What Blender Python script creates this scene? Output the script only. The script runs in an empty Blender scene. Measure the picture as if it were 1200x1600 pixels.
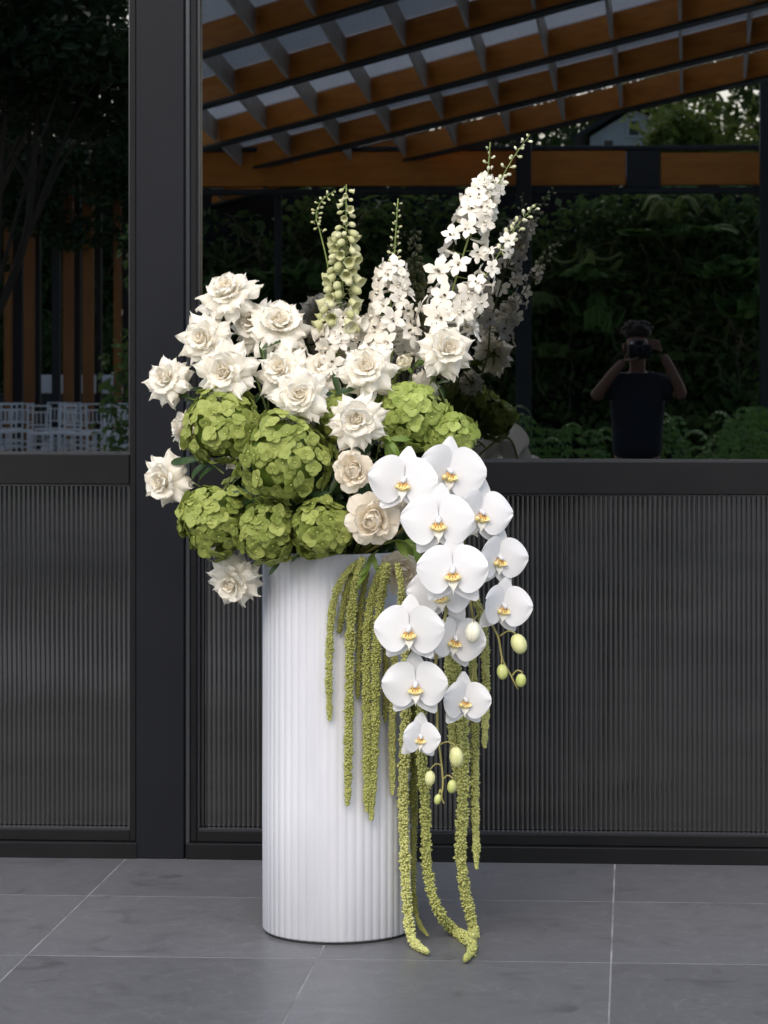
import bpy, math, random
import numpy as np
from mathutils import Vector, Matrix, Euler
R = math.radians
PI = math.pi
random.seed(7)
rng = np.random.default_rng(7)
S = bpy.context.scene
COL = S.collection

# ------------------------------------------------------------------ camera
F_PX = 4056.0                      # focal length in pixels of a 1200 wide picture
H = 1.6                            # eye height
YAW = R(3.2)
HORIZON, VPX = 569.0, 991.0
CX = VPX - F_PX * math.tan(YAW)
cam_d = bpy.data.cameras.new('camera')
cam = bpy.data.objects.new('camera', cam_d)
COL.objects.link(cam)
cam.location = (0, 0, H)
cam.rotation_euler = (PI / 2, 0, YAW)
cam_d.sensor_fit = 'HORIZONTAL'
cam_d.sensor_width = 36
cam_d.lens = 36 * F_PX / 1200
cam_d.shift_x = (600 - CX) / 1200
cam_d.shift_y = (HORIZON - 800) / 1200
cam_d.clip_start = 0.05
cam_d.clip_end = 600
cam_d.dof.use_dof = True
cam_d.dof.focus_distance = 7.15
cam_d.dof.aperture_fstop = 14
S.camera = cam

# ------------------------------------------------------------------ world, sun, exposure
SUN_EL, SUN_AZ = R(42), R(-172)    # azimuth: direction the sun stands in, from +Y clockwise
world = bpy.data.worlds.new('World')
S.world = world
world.use_nodes = True
wn = world.node_tree.nodes
bg = wn['Background']
sky = wn.new('ShaderNodeTexSky')
sky.sky_type = 'NISHITA'
sky.sun_disc = False
sky.sun_elevation = SUN_EL
sky.sun_rotation = SUN_AZ
sky.air_density = 1.0
sky.dust_density = 2.5
sky.ozone_density = 1.0
world.node_tree.links.new(sky.outputs[0], bg.inputs[0])
bg.inputs[1].default_value = 0.15
sun_d = bpy.data.lights.new('sun', 'SUN')
sun_d.energy = 1.1
sun_d.angle = R(90)
sun_d.color = (1.0, 0.97, 0.93)
sun = bpy.data.objects.new('sun', sun_d)
COL.objects.link(sun)
sdir = Vector((math.sin(SUN_AZ) * math.cos(SUN_EL), math.cos(SUN_AZ) * math.cos(SUN_EL), math.sin(SUN_EL)))
sun.rotation_euler = sdir.to_track_quat('Z', 'Y').to_euler()
sun.location = sdir * 30
S.view_settings.view_transform = 'Standard'
S.view_settings.look = 'None'
S.view_settings.exposure = 0.95
S.view_settings.gamma = 1
S.view_settings.use_curve_mapping = False

# ------------------------------------------------------------------ helpers
cy_, sy_ = math.cos(YAW), math.sin(YAW)
def W(px, py, d):
    """the place at distance d from the lens plane that the photograph shows at px, py"""
    xc = (px - CX) / F_PX * d
    return Vector((xc * cy_ - d * sy_, xc * sy_ + d * cy_, H - (py - HORIZON) / F_PX * d))
YG = 8.39                          # plane of the glass
def V(px, py, D):
    """the place whose mirror image in the glass lies at distance D"""
    a = W(px, py, 1.0) - Vector((0, 0, H))
    p = Vector((0, 0, H)) + a * (D / a.y)
    p.y = 2 * YG - p.y
    return p
def VR(X, D, Z):
    return Vector((X, 2 * YG - D, Z))

def mesh(name, v, f, mats, smooth=True, fm=None, uv=None):
    m = bpy.data.meshes.new(name)
    m.from_pydata([tuple(map(float, p)) for p in v], [], [tuple(int(i) for i in q) for q in f])
    for x in (mats if isinstance(mats, (list, tuple)) else [mats]):
        m.materials.append(x)
    if smooth:
        m.polygons.foreach_set('use_smooth', [True] * len(m.polygons))
    if fm is not None:
        m.polygons.foreach_set('material_index', [int(i) for i in fm])
    m.update()
    return m
def link(name, m, parent=None, mat4=None, label=None):
    o = bpy.data.objects.new(name, m)
    COL.objects.link(o)
    if parent is not None:
        o.parent = parent
    if mat4 is not None:
        o.matrix_local = mat4
    if label:
        o['label'] = label
    return o
def thing(name, label, cat, mat4=None, group=None):
    o = bpy.data.objects.new(name, None)
    o.empty_display_size = 0.05
    COL.objects.link(o)
    if mat4 is not None:
        o.matrix_world = mat4 if isinstance(mat4, Matrix) else Matrix.Translation(mat4)
    tag(o, label, cat, group)
    return o
def tag(o, label, cat, group=None):
    o['label'] = label
    o['category'] = cat
    if group:
        o['group'] = group
    return o
def structure(o):
    o['kind'] = 'structure'
    return o
def frame_to(loc, n, roll=0.0, scale=1.0, up=Vector((0, 0, 1))):
    """matrix at loc whose Z axis is n, its Y axis as near to up as can be, then rolled"""
    z = n.normalized()
    y = up - z * up.dot(z)
    if y.length < 1e-4:
        y = Vector((0, 1, 0)) - z * z.y
    y.normalize()
    x = y.cross(z)
    m = Matrix((x, y, z)).transposed().to_4x4()
    return Matrix.Translation(loc) @ m @ Matrix.Rotation(roll, 4, 'Z') @ Matrix.Scale(scale, 4)

class MB:
    """collects shapes into one mesh"""
    def __init__(s):
        s.v, s.f, s.m = [], [], []
    def add(s, v, f, mi=0):
        b = len(s.v)
        s.v += [tuple(p) for p in v]
        s.f += [tuple(i + b for i in q) for q in f]
        s.m += [mi] * len(f)
        return s
    def box(s, lo, hi, mi=0, bev=0.0):
        x0, y0, z0 = lo; x1, y1, z1 = hi
        if bev <= 0:
            v = [(x0,y0,z0),(x1,y0,z0),(x1,y1,z0),(x0,y1,z0),(x0,y0,z1),(x1,y0,z1),(x1,y1,z1),(x0,y1,z1)]
            f = [(0,3,2,1),(4,5,6,7),(0,1,5,4),(1,2,6,5),(2,3,7,6),(3,0,4,7)]
            return s.add(v, f, mi)
        b = bev
        v = []; idx = {}
        for ix, (xa, sx) in enumerate(((x0, 1), (x1, -1))):
            for iy, (ya, sy) in enumerate(((y0, 1), (y1, -1))):
                for iz, (za, sz) in enumerate(((z0, 1), (z1, -1))):
                    for k in range(3):
                        p = [xa + sx*b, ya + sy*b, za + sz*b]
                        p[k] = (xa, ya, za)[k]
                        idx[ix, iy, iz, k] = len(v); v.append(tuple(p))
        f = []
        for k in range(3):
            a, c = [(1, 2), (0, 2), (0, 1)][k]
            for e in (0, 1):
                q = []
                for (i, j) in ((0, 0), (1, 0), (1, 1), (0, 1)):
                    t = [0, 0, 0]; t[k] = e; t[a] = i; t[c] = j
                    q.append(idx[t[0], t[1], t[2], k])
                f.append(tuple(q))
            for i in (0, 1):
                for j in (0, 1):
                    t0 = [0, 0, 0]; t0[a] = i; t0[c] = j
                    t1 = list(t0); t1[k] = 1
                    f.append((idx[(*t0, a)], idx[(*t1, a)], idx[(*t1, c)], idx[(*t0, c)]))
        for ix in (0, 1):
            for iy in (0, 1):
                for iz in (0, 1):
                    f.append(tuple(idx[ix, iy, iz, k] for k in range(3)))
        # orient faces outward
        c = Vector(((x0+x1)/2, (y0+y1)/2, (z0+z1)/2))
        g = []
        for q in f:
            p = [Vector(v[i]) for i in q]
            n = (p[1]-p[0]).cross(p[2]-p[0])
            mid = sum(p, Vector()) / len(p)
            g.append(q if n.dot(mid - c) > 0 else tuple(reversed(q)))
        return s.add(v, g, mi)
    def bar(s, a, b, w, h, up=Vector((0, 0, 1)), mi=0):
        """square bar from a to b, w across and h along up"""
        a, b = Vector(a), Vector(b)
        t = (b - a).normalized()
        x = t.cross(up).normalized(); u = x.cross(t)
        v = []
        for p in (a, b):
            for (i, j) in ((-1,-1),(1,-1),(1,1),(-1,1)):
                v.append(p + x*(w/2*i) + u*(h/2*j))
        return s.add(v, [(0,1,2,3),(7,6,5,4),(0,4,5,1),(1,5,6,2),(2,6,7,3),(3,7,4,0)], mi)
    def tube(s, pts, rad, seg=8, mi=0, cap=True):
        v, f = tube(pts, rad, seg, cap)
        return s.add(v, f, mi)
    def ball(s, c, r, seg=8, ring=6, mi=0, axis=None):
        """ellipsoid, r a number or three numbers, long axis z turned to axis"""
        rr = (r, r, r) if not hasattr(r, '__len__') else r
        q = Vector(axis).to_track_quat('Z', 'Y').to_matrix() if axis is not None else Matrix.Identity(3)
        v = [Vector((0, 0, -rr[2]))]
        for i in range(1, ring):
            a = -PI/2 + PI*i/ring
            for k in range(seg):
                t = 2*PI*k/seg
                v.append(Vector((rr[0]*math.cos(a)*math.cos(t), rr[1]*math.cos(a)*math.sin(t), rr[2]*math.sin(a))))
        v.append(Vector((0, 0, rr[2])))
        f = []
        for k in range(seg):
            f.append((0, 1+(k+1) % seg, 1+k))
            for i in range(ring-2):
                a, b = 1+i*seg+k, 1+i*seg+(k+1) % seg
                f.append((a, b, b+seg, a+seg))
            f.append((len(v)-1, 1+(ring-2)*seg+k, 1+(ring-2)*seg+(k+1) % seg))
        return s.add([q @ p + Vector(c) for p in v], f, mi)
    def mesh(s, name, mats, smooth=False):
        return mesh(name, s.v, s.f, mats, smooth, s.m)
    def build(s, name, mats, parent=None, smooth=False, mat4=None, label=None):
        return link(name, s.mesh(name, mats, smooth), parent, mat4, label)

def spline(pts, n=6):
    """smooth curve through pts"""
    p = [Vector(q) for q in pts]
    if len(p) < 3:
        return [p[0].lerp(p[-1], i/n) for i in range(n+1)]
    p = [p[0]*2-p[1]] + p + [p[-1]*2-p[-2]]
    out = []
    for i in range(1, len(p)-2):
        a, b, c, d = p[i-1], p[i], p[i+1], p[i+2]
        for k in range(n):
            t = k/n
            out.append(0.5*((2*b) + (c-a)*t + (2*a-5*b+4*c-d)*t*t + (3*b-a-3*c+d)*t**3))
    out.append(p[-2])
    return out
def frames(pts):
    out = []
    x = None
    for i, p in enumerate(pts):
        t = (pts[min(i+1, len(pts)-1)] - pts[max(i-1, 0)])
        t = t.normalized() if t.length > 1e-9 else Vector((0, 0, 1))
        if x is None:
            x = t.orthogonal().normalized()
        x = x - t*x.dot(t)
        x = x.normalized() if x.length > 1e-6 else t.orthogonal().normalized()
        out.append((t, x, t.cross(x)))
    return out
def tube(pts, rad, seg=8, cap=True):
    pts = [Vector(p) for p in pts]
    n = len(pts)
    rr = rad if hasattr(rad, '__len__') else [rad]*n
    if len(rr) != n:
        rr = list(np.interp(np.linspace(0, 1, n), np.linspace(0, 1, len(rr)), rr))
    v, f = [], []
    for p, (t, x, y), r in zip(pts, frames(pts), rr):
        for k in range(seg):
            a = 2*PI*k/seg
            v.append(p + (x*math.cos(a) + y*math.sin(a))*r)
    for i in range(n-1):
        for k in range(seg):
            a, b = i*seg+k, i*seg+(k+1) % seg
            f.append((a, b, b+seg, a+seg))
    if cap:
        f.append(tuple(reversed(range(seg))))
        f.append(tuple((n-1)*seg+k for k in range(seg)))
    return v, f

# ------------------------------------------------------------------ materials
def new_mat(name):
    m = bpy.data.materials.new(name)
    m.use_nodes = True
    return m, m.node_tree.nodes, m.node_tree.links, m.node_tree.nodes['Principled BSDF']
def col4(c):
    return (c[0], c[1], c[2], 1)
def mat(name, c, rough=0.5, c2=None, scale=8, detail=4, metal=0.0, spec=0.5, bump=0.0, bscale=60, stretch=None, rvar=0.0, coat=0.0):
    m, N, L, P = new_mat(name)
    P.inputs['Base Color'].default_value = col4(c)
    P.inputs['Roughness'].default_value = rough
    P.inputs['Metallic'].default_value = metal
    P.inputs['Specular IOR Level'].default_value = spec
    P.inputs['Coat Weight'].default_value = coat
    tc = N.new('ShaderNodeTexCoord')
    vec = tc.outputs['Object']
    if stretch:
        mp = N.new('ShaderNodeMapping')
        mp.inputs['Scale'].default_value = stretch
        L.new(vec, mp.inputs[0]); vec = mp.outputs[0]
    if c2 is not None:
        nz = N.new('ShaderNodeTexNoise')
        nz.inputs['Scale'].default_value = scale
        nz.inputs['Detail'].default_value = detail
        L.new(vec, nz.inputs['Vector'])
        rp = N.new('ShaderNodeValToRGB')
        rp.color_ramp.elements[0].position = 0.3; rp.color_ramp.elements[1].position = 0.7
        rp.color_ramp.elements[0].color = col4(c); rp.color_ramp.elements[1].color = col4(c2)
        L.new(nz.outputs[0], rp.inputs[0])
        L.new(rp.outputs[0], P.inputs['Base Color'])
        if rvar:
            mr = N.new('ShaderNodeMapRange')
            mr.inputs[3].default_value = rough - rvar; mr.inputs[4].default_value = rough + rvar
            L.new(nz.outputs[0], mr.inputs[0]); L.new(mr.outputs[0], P.inputs['Roughness'])
    if bump:
        nb = N.new('ShaderNodeTexNoise')
        nb.inputs['Scale'].default_value = bscale
        nb.inputs['Detail'].default_value = 3
        L.new(vec, nb.inputs['Vector'])
        bp = N.new('ShaderNodeBump')
        bp.inputs['Strength'].default_value = bump
        bp.inputs['Distance'].default_value = 0.01
        L.new(nb.outputs[0], bp.inputs['Height']); L.new(bp.outputs[0], P.inputs['Normal'])
    return m
def petal_mat(name, c, c2, trans=0.25, rough=0.55, var=0.12, tint=None, vein=0.0):
    """thin living tissue: part of the light goes through; each petal differs a little"""
    m, N, L, P = new_mat(name)
    oi = N.new('ShaderNodeObjectInfo')
    geo = N.new('ShaderNodeTexCoord')
    nz = N.new('ShaderNodeTexNoise'); nz.inputs['Scale'].default_value = 35; nz.inputs['Detail'].default_value = 3
    L.new(geo.outputs['Object'], nz.inputs['Vector'])
    ad = N.new('ShaderNodeMath'); ad.operation = 'ADD'
    L.new(oi.outputs['Random'], ad.inputs[0]); L.new(nz.outputs[0], ad.inputs[1])
    mr = N.new('ShaderNodeMapRange'); mr.inputs[1].default_value = 0.3; mr.inputs[2].default_value = 1.5
    L.new(ad.outputs[0], mr.inputs[0])
    mx = N.new('ShaderNodeMix'); mx.data_type = 'RGBA'
    mx.inputs[6].default_value = col4(c); mx.inputs[7].default_value = col4(c2)
    L.new(mr.outputs[0], mx.inputs[0])
    L.new(mx.outputs[2], P.inputs['Base Color'])
    P.inputs['Roughness'].default_value = rough
    P.inputs['Specular IOR Level'].default_value = 0.3
    if vein:
        wv = N.new('ShaderNodeTexNoise'); wv.inputs['Scale'].default_value = 60
        mp = N.new('ShaderNodeMapping'); mp.inputs['Scale'].default_value = (0.15, 1.6, 0.4)
        L.new(geo.outputs['Object'], mp.inputs[0]); L.new(mp.outputs[0], wv.inputs['Vector'])
        bp = N.new('ShaderNodeBump'); bp.inputs['Strength'].default_value = vein; bp.inputs['Distance'].default_value = 0.015
        L.new(wv.outputs[0], bp.inputs['Height']); L.new(bp.outputs[0], P.inputs['Normal'])
    tr = N.new('ShaderNodeBsdfTranslucent')
    if tint:
        tr.inputs[0].default_value = col4(tint)
    else:
        L.new(mx.outputs[2], tr.inputs[0])
    ms = N.new('ShaderNodeMixShader'); ms.inputs[0].default_value = trans
    L.new(P.outputs[0], ms.inputs[1]); L.new(tr.outputs[0], ms.inputs[2])
    L.new(ms.outputs[0], N['Material Output'].inputs[0])
    return m

M = {}
M['rose'] = petal_mat('rose_petal', (0.90, 0.85, 0.73), (0.93, 0.90, 0.81), 0.4, vein=0.08)
M['rose_in'] = petal_mat('rose_heart', (0.91, 0.85, 0.71), (0.94, 0.89, 0.78), 0.45)
M['blush'] = petal_mat('garden_rose_petal', (0.89, 0.80, 0.65), (0.92, 0.86, 0.74), 0.4, vein=0.08)
M['bud_cream'] = petal_mat('cream_bud', (0.78, 0.72, 0.52), (0.84, 0.79, 0.62), 0.15)
M['hyd'] = petal_mat('hydrangea_sepal', (0.185, 0.24, 0.04), (0.43, 0.48, 0.13), 0.34, 0.5, vein=0.12)
M['hyd_lime'] = petal_mat('lime_hydrangea_sepal', (0.24, 0.32, 0.055), (0.48, 0.56, 0.16), 0.34, 0.5, vein=0.12)
M['hyd_eye'] = mat('hydrangea_eye', (0.40, 0.45, 0.12), 0.6)
M['orchid'] = petal_mat('orchid_petal', (0.76, 0.755, 0.75), (0.80, 0.795, 0.79), 0.2, 0.5)
M['lip_white'] = petal_mat('orchid_lip_white', (0.88, 0.84, 0.72), (0.9, 0.87, 0.78), 0.15, 0.4)
M['lip_yellow'] = mat('orchid_lip_yellow', (0.80, 0.58, 0.14), 0.45, (0.86, 0.74, 0.36), 120)
M['lip_red'] = mat('orchid_lip_red', (0.46, 0.20, 0.05), 0.5, (0.70, 0.44, 0.12), 150)
M['orchid_bud'] = mat('orchid_bud', (0.55, 0.57, 0.22), 0.45, (0.70, 0.68, 0.36), 30)
M['orchid_bud_green'] = mat('orchid_bud_green', (0.38, 0.44, 0.10), 0.45, (0.54, 0.56, 0.22), 30)
M['orchid_bud_cream'] = mat('orchid_bud_cream', (0.80, 0.76, 0.58), 0.45, (0.85, 0.82, 0.68), 30)
M['orchid_stem'] = mat('orchid_stem', (0.24, 0.20, 0.06), 0.5, (0.32, 0.30, 0.09), 40)
M['stem'] = mat('flower_stem', (0.10, 0.15, 0.035), 0.55, (0.18, 0.21, 0.05), 30)
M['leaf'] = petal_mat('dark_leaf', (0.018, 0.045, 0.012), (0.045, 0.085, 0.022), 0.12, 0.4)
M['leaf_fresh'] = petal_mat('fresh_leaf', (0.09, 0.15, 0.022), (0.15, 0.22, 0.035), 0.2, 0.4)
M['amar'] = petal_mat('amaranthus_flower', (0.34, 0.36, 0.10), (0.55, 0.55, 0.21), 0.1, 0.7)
M['amar_dark'] = petal_mat('amaranthus_dark_flower', (0.19, 0.20, 0.045), (0.32, 0.32, 0.10), 0.1, 0.7)  # darker tone of the flower colour, for some tassels and inner stems
M['delph'] = petal_mat('delphinium_petal', (0.84, 0.78, 0.66), (0.90, 0.86, 0.76), 0.25, vein=0.2)
M['delph_bee'] = mat('delphinium_bee', (0.05, 0.045, 0.02), 0.7)
M['delph_bud'] = petal_mat('delphinium_bud', (0.50, 0.52, 0.26), (0.80, 0.78, 0.60), 0.15)
M['bell_green'] = petal_mat('green_bell', (0.42, 0.43, 0.18), (0.66, 0.65, 0.40), 0.2)
M['vase'] = mat('white_painted_vase', (0.53, 0.535, 0.57), 0.5, (0.61, 0.615, 0.645), 9, 8, bump=0.12, bscale=18, stretch=(1, 1, 0.25), rvar=0.1)
M['vase_foot'] = mat('vase_foot_gap_shade', (0.015, 0.015, 0.015), 0.7)  # black stands in for the shaded gap under the vase
M['foam'] = mat('floral_foam', (0.03, 0.06, 0.025), 0.95, (0.05, 0.08, 0.03), 80)
# ------------------------------------------------------------------ setting materials
def tile_mat():
    m, N, L, P = new_mat('grey_porcelain_tile')
    g = N.new('ShaderNodeNewGeometry')
    oi = N.new('ShaderNodeObjectInfo')
    mp = N.new('ShaderNodeVectorMath'); mp.operation = 'MULTIPLY_ADD'
    mp.inputs[1].default_value = (7, 13, 5)
    L.new(oi.outputs['Random'], mp.inputs[0]); L.new(g.outputs['Position'], mp.inputs[2])
    n1 = N.new('ShaderNodeTexNoise'); n1.inputs['Scale'].default_value = 2.2; n1.inputs['Detail'].default_value = 6; n1.inputs['Distortion'].default_value = 1.2
    n2 = N.new('ShaderNodeTexNoise'); n2.inputs['Scale'].default_value = 7; n2.inputs['Detail'].default_value = 6; n2.inputs['Distortion'].default_value = 1.0
    n3 = N.new('ShaderNodeTexNoise'); n3.inputs['Scale'].default_value = 420; n3.inputs['Detail'].default_value = 2
    for n in (n1, n2, n3):
        L.new(mp.outputs[0], n.inputs['Vector'])
    a = N.new('ShaderNodeMath'); a.operation = 'MULTIPLY_ADD'; a.inputs[1].default_value = 1.0
    n1h = N.new('ShaderNodeMath'); n1h.operation = 'MULTIPLY'; n1h.inputs[1].default_value = 0.5
    L.new(n1.outputs[0], n1h.inputs[0])
    L.new(n2.outputs[0], a.inputs[0]); L.new(n1h.outputs[0], a.inputs[2])
    b = N.new('ShaderNodeMath'); b.operation = 'MULTIPLY_ADD'; b.inputs[1].default_value = 0.75
    L.new(n3.outputs[0], b.inputs[0]); L.new(a.outputs[0], b.inputs[2])
    rp = N.new('ShaderNodeValToRGB')
    rp.color_ramp.elements[0].position = 0.82; rp.color_ramp.elements[0].color = (0.064, 0.065, 0.069, 1)
    rp.color_ramp.elements[1].position = 1.50; rp.color_ramp.elements[1].color = (0.110, 0.111, 0.117, 1)
    L.new(b.outputs[0], rp.inputs[0])
    # thin curly marks and scuffs left on the glaze
    vo = N.new('ShaderNodeTexVoronoi'); vo.feature = 'DISTANCE_TO_EDGE'; vo.inputs['Scale'].default_value = 11
    ds = N.new('ShaderNodeVectorMath'); ds.operation = 'MULTIPLY_ADD'; ds.inputs[1].default_value = (0.25, 0.25, 0.25)
    L.new(n2.outputs[1], ds.inputs[0]); L.new(mp.outputs[0], ds.inputs[2])
    L.new(ds.outputs[0], vo.inputs['Vector'])
    rv = N.new('ShaderNodeMapRange'); rv.inputs[1].default_value = 0.0; rv.inputs[2].default_value = 0.035; rv.inputs[3].default_value = 0.34; rv.inputs[4].default_value = 0.0
    L.new(vo.outputs[0], rv.inputs[0])
    mk = N.new('ShaderNodeMath'); mk.operation = 'MULTIPLY'
    L.new(rv.outputs[0], mk.inputs[0]); L.new(n1.outputs[0], mk.inputs[1])
    mx = N.new('ShaderNodeMix'); mx.data_type = 'RGBA'; mx.inputs[7].default_value = (0.3, 0.3, 0.31, 1)
    L.new(mk.outputs[0], mx.inputs[0]); L.new(rp.outputs[0], mx.inputs[6])
    hv = N.new('ShaderNodeHueSaturation')
    tv = N.new('ShaderNodeMapRange'); tv.inputs[3].default_value = 0.88; tv.inputs[4].default_value = 1.12
    L.new(oi.outputs['Random'], tv.inputs[0]); L.new(tv.outputs[0], hv.inputs['Value'])
    # grit and pale droplet stains
    v2 = N.new('ShaderNodeTexVoronoi'); v2.inputs['Scale'].default_value = 26
    L.new(mp.outputs[0], v2.inputs['Vector'])
    g2 = N.new('ShaderNodeMapRange'); g2.inputs[1].default_value = 0.07; g2.inputs[2].default_value = 0.035; g2.inputs[3].default_value = 0; g2.inputs[4].default_value = 0.5
    L.new(v2.outputs['Distance'], g2.inputs[0])
    sc = N.new('ShaderNodeSeparateColor'); L.new(v2.outputs['Color'], sc.inputs[0])
    gt = N.new('ShaderNodeMath'); gt.operation = 'GREATER_THAN'; gt.inputs[1].default_value = 0.86; L.new(sc.outputs[0], gt.inputs[0])
    g3 = N.new('ShaderNodeMath'); g3.operation = 'MULTIPLY'; L.new(g2.outputs[0], g3.inputs[0]); L.new(gt.outputs[0], g3.inputs[1])
    m2 = N.new('ShaderNodeMix'); m2.data_type = 'RGBA'; m2.inputs[7].default_value = (0.30, 0.29, 0.28, 1)
    L.new(g3.outputs[0], m2.inputs[0]); L.new(mx.outputs[2], m2.inputs[6])
    L.new(m2.outputs[2], hv.inputs['Color'])
    L.new(hv.outputs[0], P.inputs['Base Color'])
    rr = N.new('ShaderNodeMapRange'); rr.inputs[3].default_value = 0.28; rr.inputs[4].default_value = 0.5
    L.new(n2.outputs[0], rr.inputs[0]); L.new(rr.outputs[0], P.inputs['Roughness'])
    P.inputs['Specular IOR Level'].default_value = 0.45
    bp = N.new('ShaderNodeBump'); bp.inputs['Strength'].default_value = 0.06; bp.inputs['Distance'].default_value = 0.004
    L.new(n2.outputs[0], bp.inputs['Height']); L.new(bp.outputs[0], P.inputs['Normal'])
    return m
M['tile'] = tile_mat()
M['grout'] = mat('pale_grout', (0.12, 0.12, 0.125), 0.9, (0.27, 0.27, 0.27), 6)
M['ground'] = mat('paving_beyond', (0.42, 0.41, 0.39), 0.8, (0.52, 0.51, 0.48), 1.5)  # unseen paving, made pale to bounce light upward
M['steel'] = mat('charcoal_paint', (0.0056, 0.0066, 0.0092), 0.40, (0.0070, 0.0080, 0.0108), 3, bump=0.03, bscale=300, rvar=0.05, spec=0.16)
M['steel_in'] = mat('black_paint', (0.0055, 0.006, 0.007), 0.42, (0.008, 0.0085, 0.0095), 6, spec=0.15)
M['bead'] = mat('glazing_bead', (0.018, 0.0205, 0.026), 0.25, spec=0.8)  # lighter than the frame, standing in for the trim's highlight line
M['room'] = mat('dark_room', (0.02, 0.02, 0.02), 0.8)
M['roof_edge'] = mat('roof_fascia', (0.03, 0.03, 0.034), 0.5)
def glass_mat(name, refl, tint, wav=0.0):
    m, N, L, P = new_mat(name)
    N.remove(P)
    gl = N.new('ShaderNodeBsdfGlossy'); gl.inputs['Roughness'].default_value = 0.0
    gl.inputs[0].default_value = (0.97, 0.99, 1.0, 1)
    tp = N.new('ShaderNodeBsdfTransparent'); tp.inputs[0].default_value = col4(tint)
    ms = N.new('ShaderNodeMixShader')
    lw = N.new('ShaderNodeFresnel'); lw.inputs[0].default_value = 1.5
    mr = N.new('ShaderNodeMapRange'); mr.inputs[1].default_value = 0.04; mr.inputs[2].default_value = 1; mr.inputs[3].default_value = refl; mr.inputs[4].default_value = 1
    L.new(lw.outputs[0], mr.inputs[0]); L.new(mr.outputs[0], ms.inputs[0])
    L.new(tp.outputs[0], ms.inputs[1]); L.new(gl.outputs[0], ms.inputs[2])
    L.new(ms.outputs[0], N['Material Output'].inputs[0])
    return m
M['glass'] = glass_mat('tinted_mirror_glass', 0.195, (0.05, 0.055, 0.05))
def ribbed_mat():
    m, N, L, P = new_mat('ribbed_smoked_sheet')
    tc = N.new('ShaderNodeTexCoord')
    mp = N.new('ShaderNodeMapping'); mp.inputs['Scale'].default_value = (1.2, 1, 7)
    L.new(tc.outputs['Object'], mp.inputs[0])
    nz = N.new('ShaderNodeTexNoise'); nz.inputs['Scale'].default_value = 1.3; nz.inputs['Detail'].default_value = 5  # level colour bands stand in for soft reflected streaks
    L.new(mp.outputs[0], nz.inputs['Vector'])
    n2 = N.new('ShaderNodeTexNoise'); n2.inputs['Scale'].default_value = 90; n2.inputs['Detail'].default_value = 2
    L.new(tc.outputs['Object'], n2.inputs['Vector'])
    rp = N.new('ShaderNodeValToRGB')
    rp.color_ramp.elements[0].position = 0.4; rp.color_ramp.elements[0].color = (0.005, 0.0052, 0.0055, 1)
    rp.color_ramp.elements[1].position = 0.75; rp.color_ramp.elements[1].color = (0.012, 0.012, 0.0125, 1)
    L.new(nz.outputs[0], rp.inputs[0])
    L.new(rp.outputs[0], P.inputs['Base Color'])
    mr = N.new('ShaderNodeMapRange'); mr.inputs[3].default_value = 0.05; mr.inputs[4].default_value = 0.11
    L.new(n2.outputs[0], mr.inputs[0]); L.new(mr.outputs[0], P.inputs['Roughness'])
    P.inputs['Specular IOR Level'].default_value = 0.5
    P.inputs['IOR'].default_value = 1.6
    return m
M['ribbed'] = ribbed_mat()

# ================================================================== THE SETTING
# ---- floor: grout bed with single tiles
TS, JOINT = 0.79, 0.0055
X0, Y0 = -0.062, 7.735
floor = link('terrace_floor', MB().box((-8, -3.5, -0.06), (6.5, 8.47, -0.0007)).mesh('terrace_floor', M['grout']))
structure(floor)
tm = {}
M['tile_added_pale'] = mat('added_pale_tile', (0.70, 0.69, 0.66), 0.6, (0.78, 0.77, 0.74), 3)
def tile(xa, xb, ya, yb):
    pale = xb < -2.3 and 2.2 < ya < 3.8  # added unseen patch whose reflection makes pale bands in the ribbed sheets
    key = (round(xb-xa, 3), round(yb-ya, 3), pale)
    if key not in tm:
        w, h = (xb-xa-JOINT)/2, (yb-ya-JOINT)/2
        tm[key] = MB().box((-w, -h, -0.004), (w, h, 0.0), bev=0.0004).mesh('tile', M['tile_added_pale' if pale else 'tile'])
    link('tile', tm[key], floor, Matrix.Translation(((xa+xb)/2, (ya+yb)/2, random.uniform(-0.00015, 0.00015))))
for i in range(-9, 8):
    xa = X0 + i*TS
    tile(xa, xa+TS, Y0, 8.46)
    for j in range(1, 14):
        tile(xa, xa+TS, Y0-j*TS, Y0-(j-1)*TS)
ground = link('ground', MB().box((-160, -220, -0.6), (160, 60, -0.07)).mesh('ground', mat('dry_lawn', (0.045, 0.075, 0.02), 0.9, (0.09, 0.10, 0.035), 0.8)))
structure(ground)
path = link('paved_court', MB().box((-30, -34, -0.3), (26, -3.502, -0.02)).mesh('paved_court', M['ground']))
structure(path)

# ---- the glazed building
bld = thing('glazed_building', 'charcoal framed building front of dark mirror glass over ribbed smoked sheets', 'building', Vector((-0.5, 8.4, 0)))
def bpart(mb, name, m, label=None, parent=None, smooth=False):
    p = parent or bld
    o = mb.build(name, m, p, smooth, Matrix.Translation(-Vector((-0.5, 8.4, 0))) if p is bld else None, label)
    return o
def empty_part(name, label):
    e = bpy.data.objects.new(name, None)
    COL.objects.link(e); e.parent = bld
    e.matrix_local = Matrix.Translation(-Vector((-0.5, 8.4, 0)))
    if label: e['label'] = label
    return e
TOP = 3.25
def ribbed_sheet(x0, x1, z0, z1, y):
    pitch = 0.0158
    n = int(round((x1-x0)/pitch))
    k = 6
    xs = np.linspace(x0, x1, n*k+1)
    ph = (np.arange(n*k+1) % k)/k
    ys = y - 0.0011*np.abs(np.sin(ph*PI))
    v, f = [], []
    for x, yy in zip(xs, ys):
        v += [(x, yy, z0), (x, yy, z1)]
    for i in range(len(xs)-1):
        f.append((2*i, 2*i+2, 2*i+3, 2*i+1))
    return v, f
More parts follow.
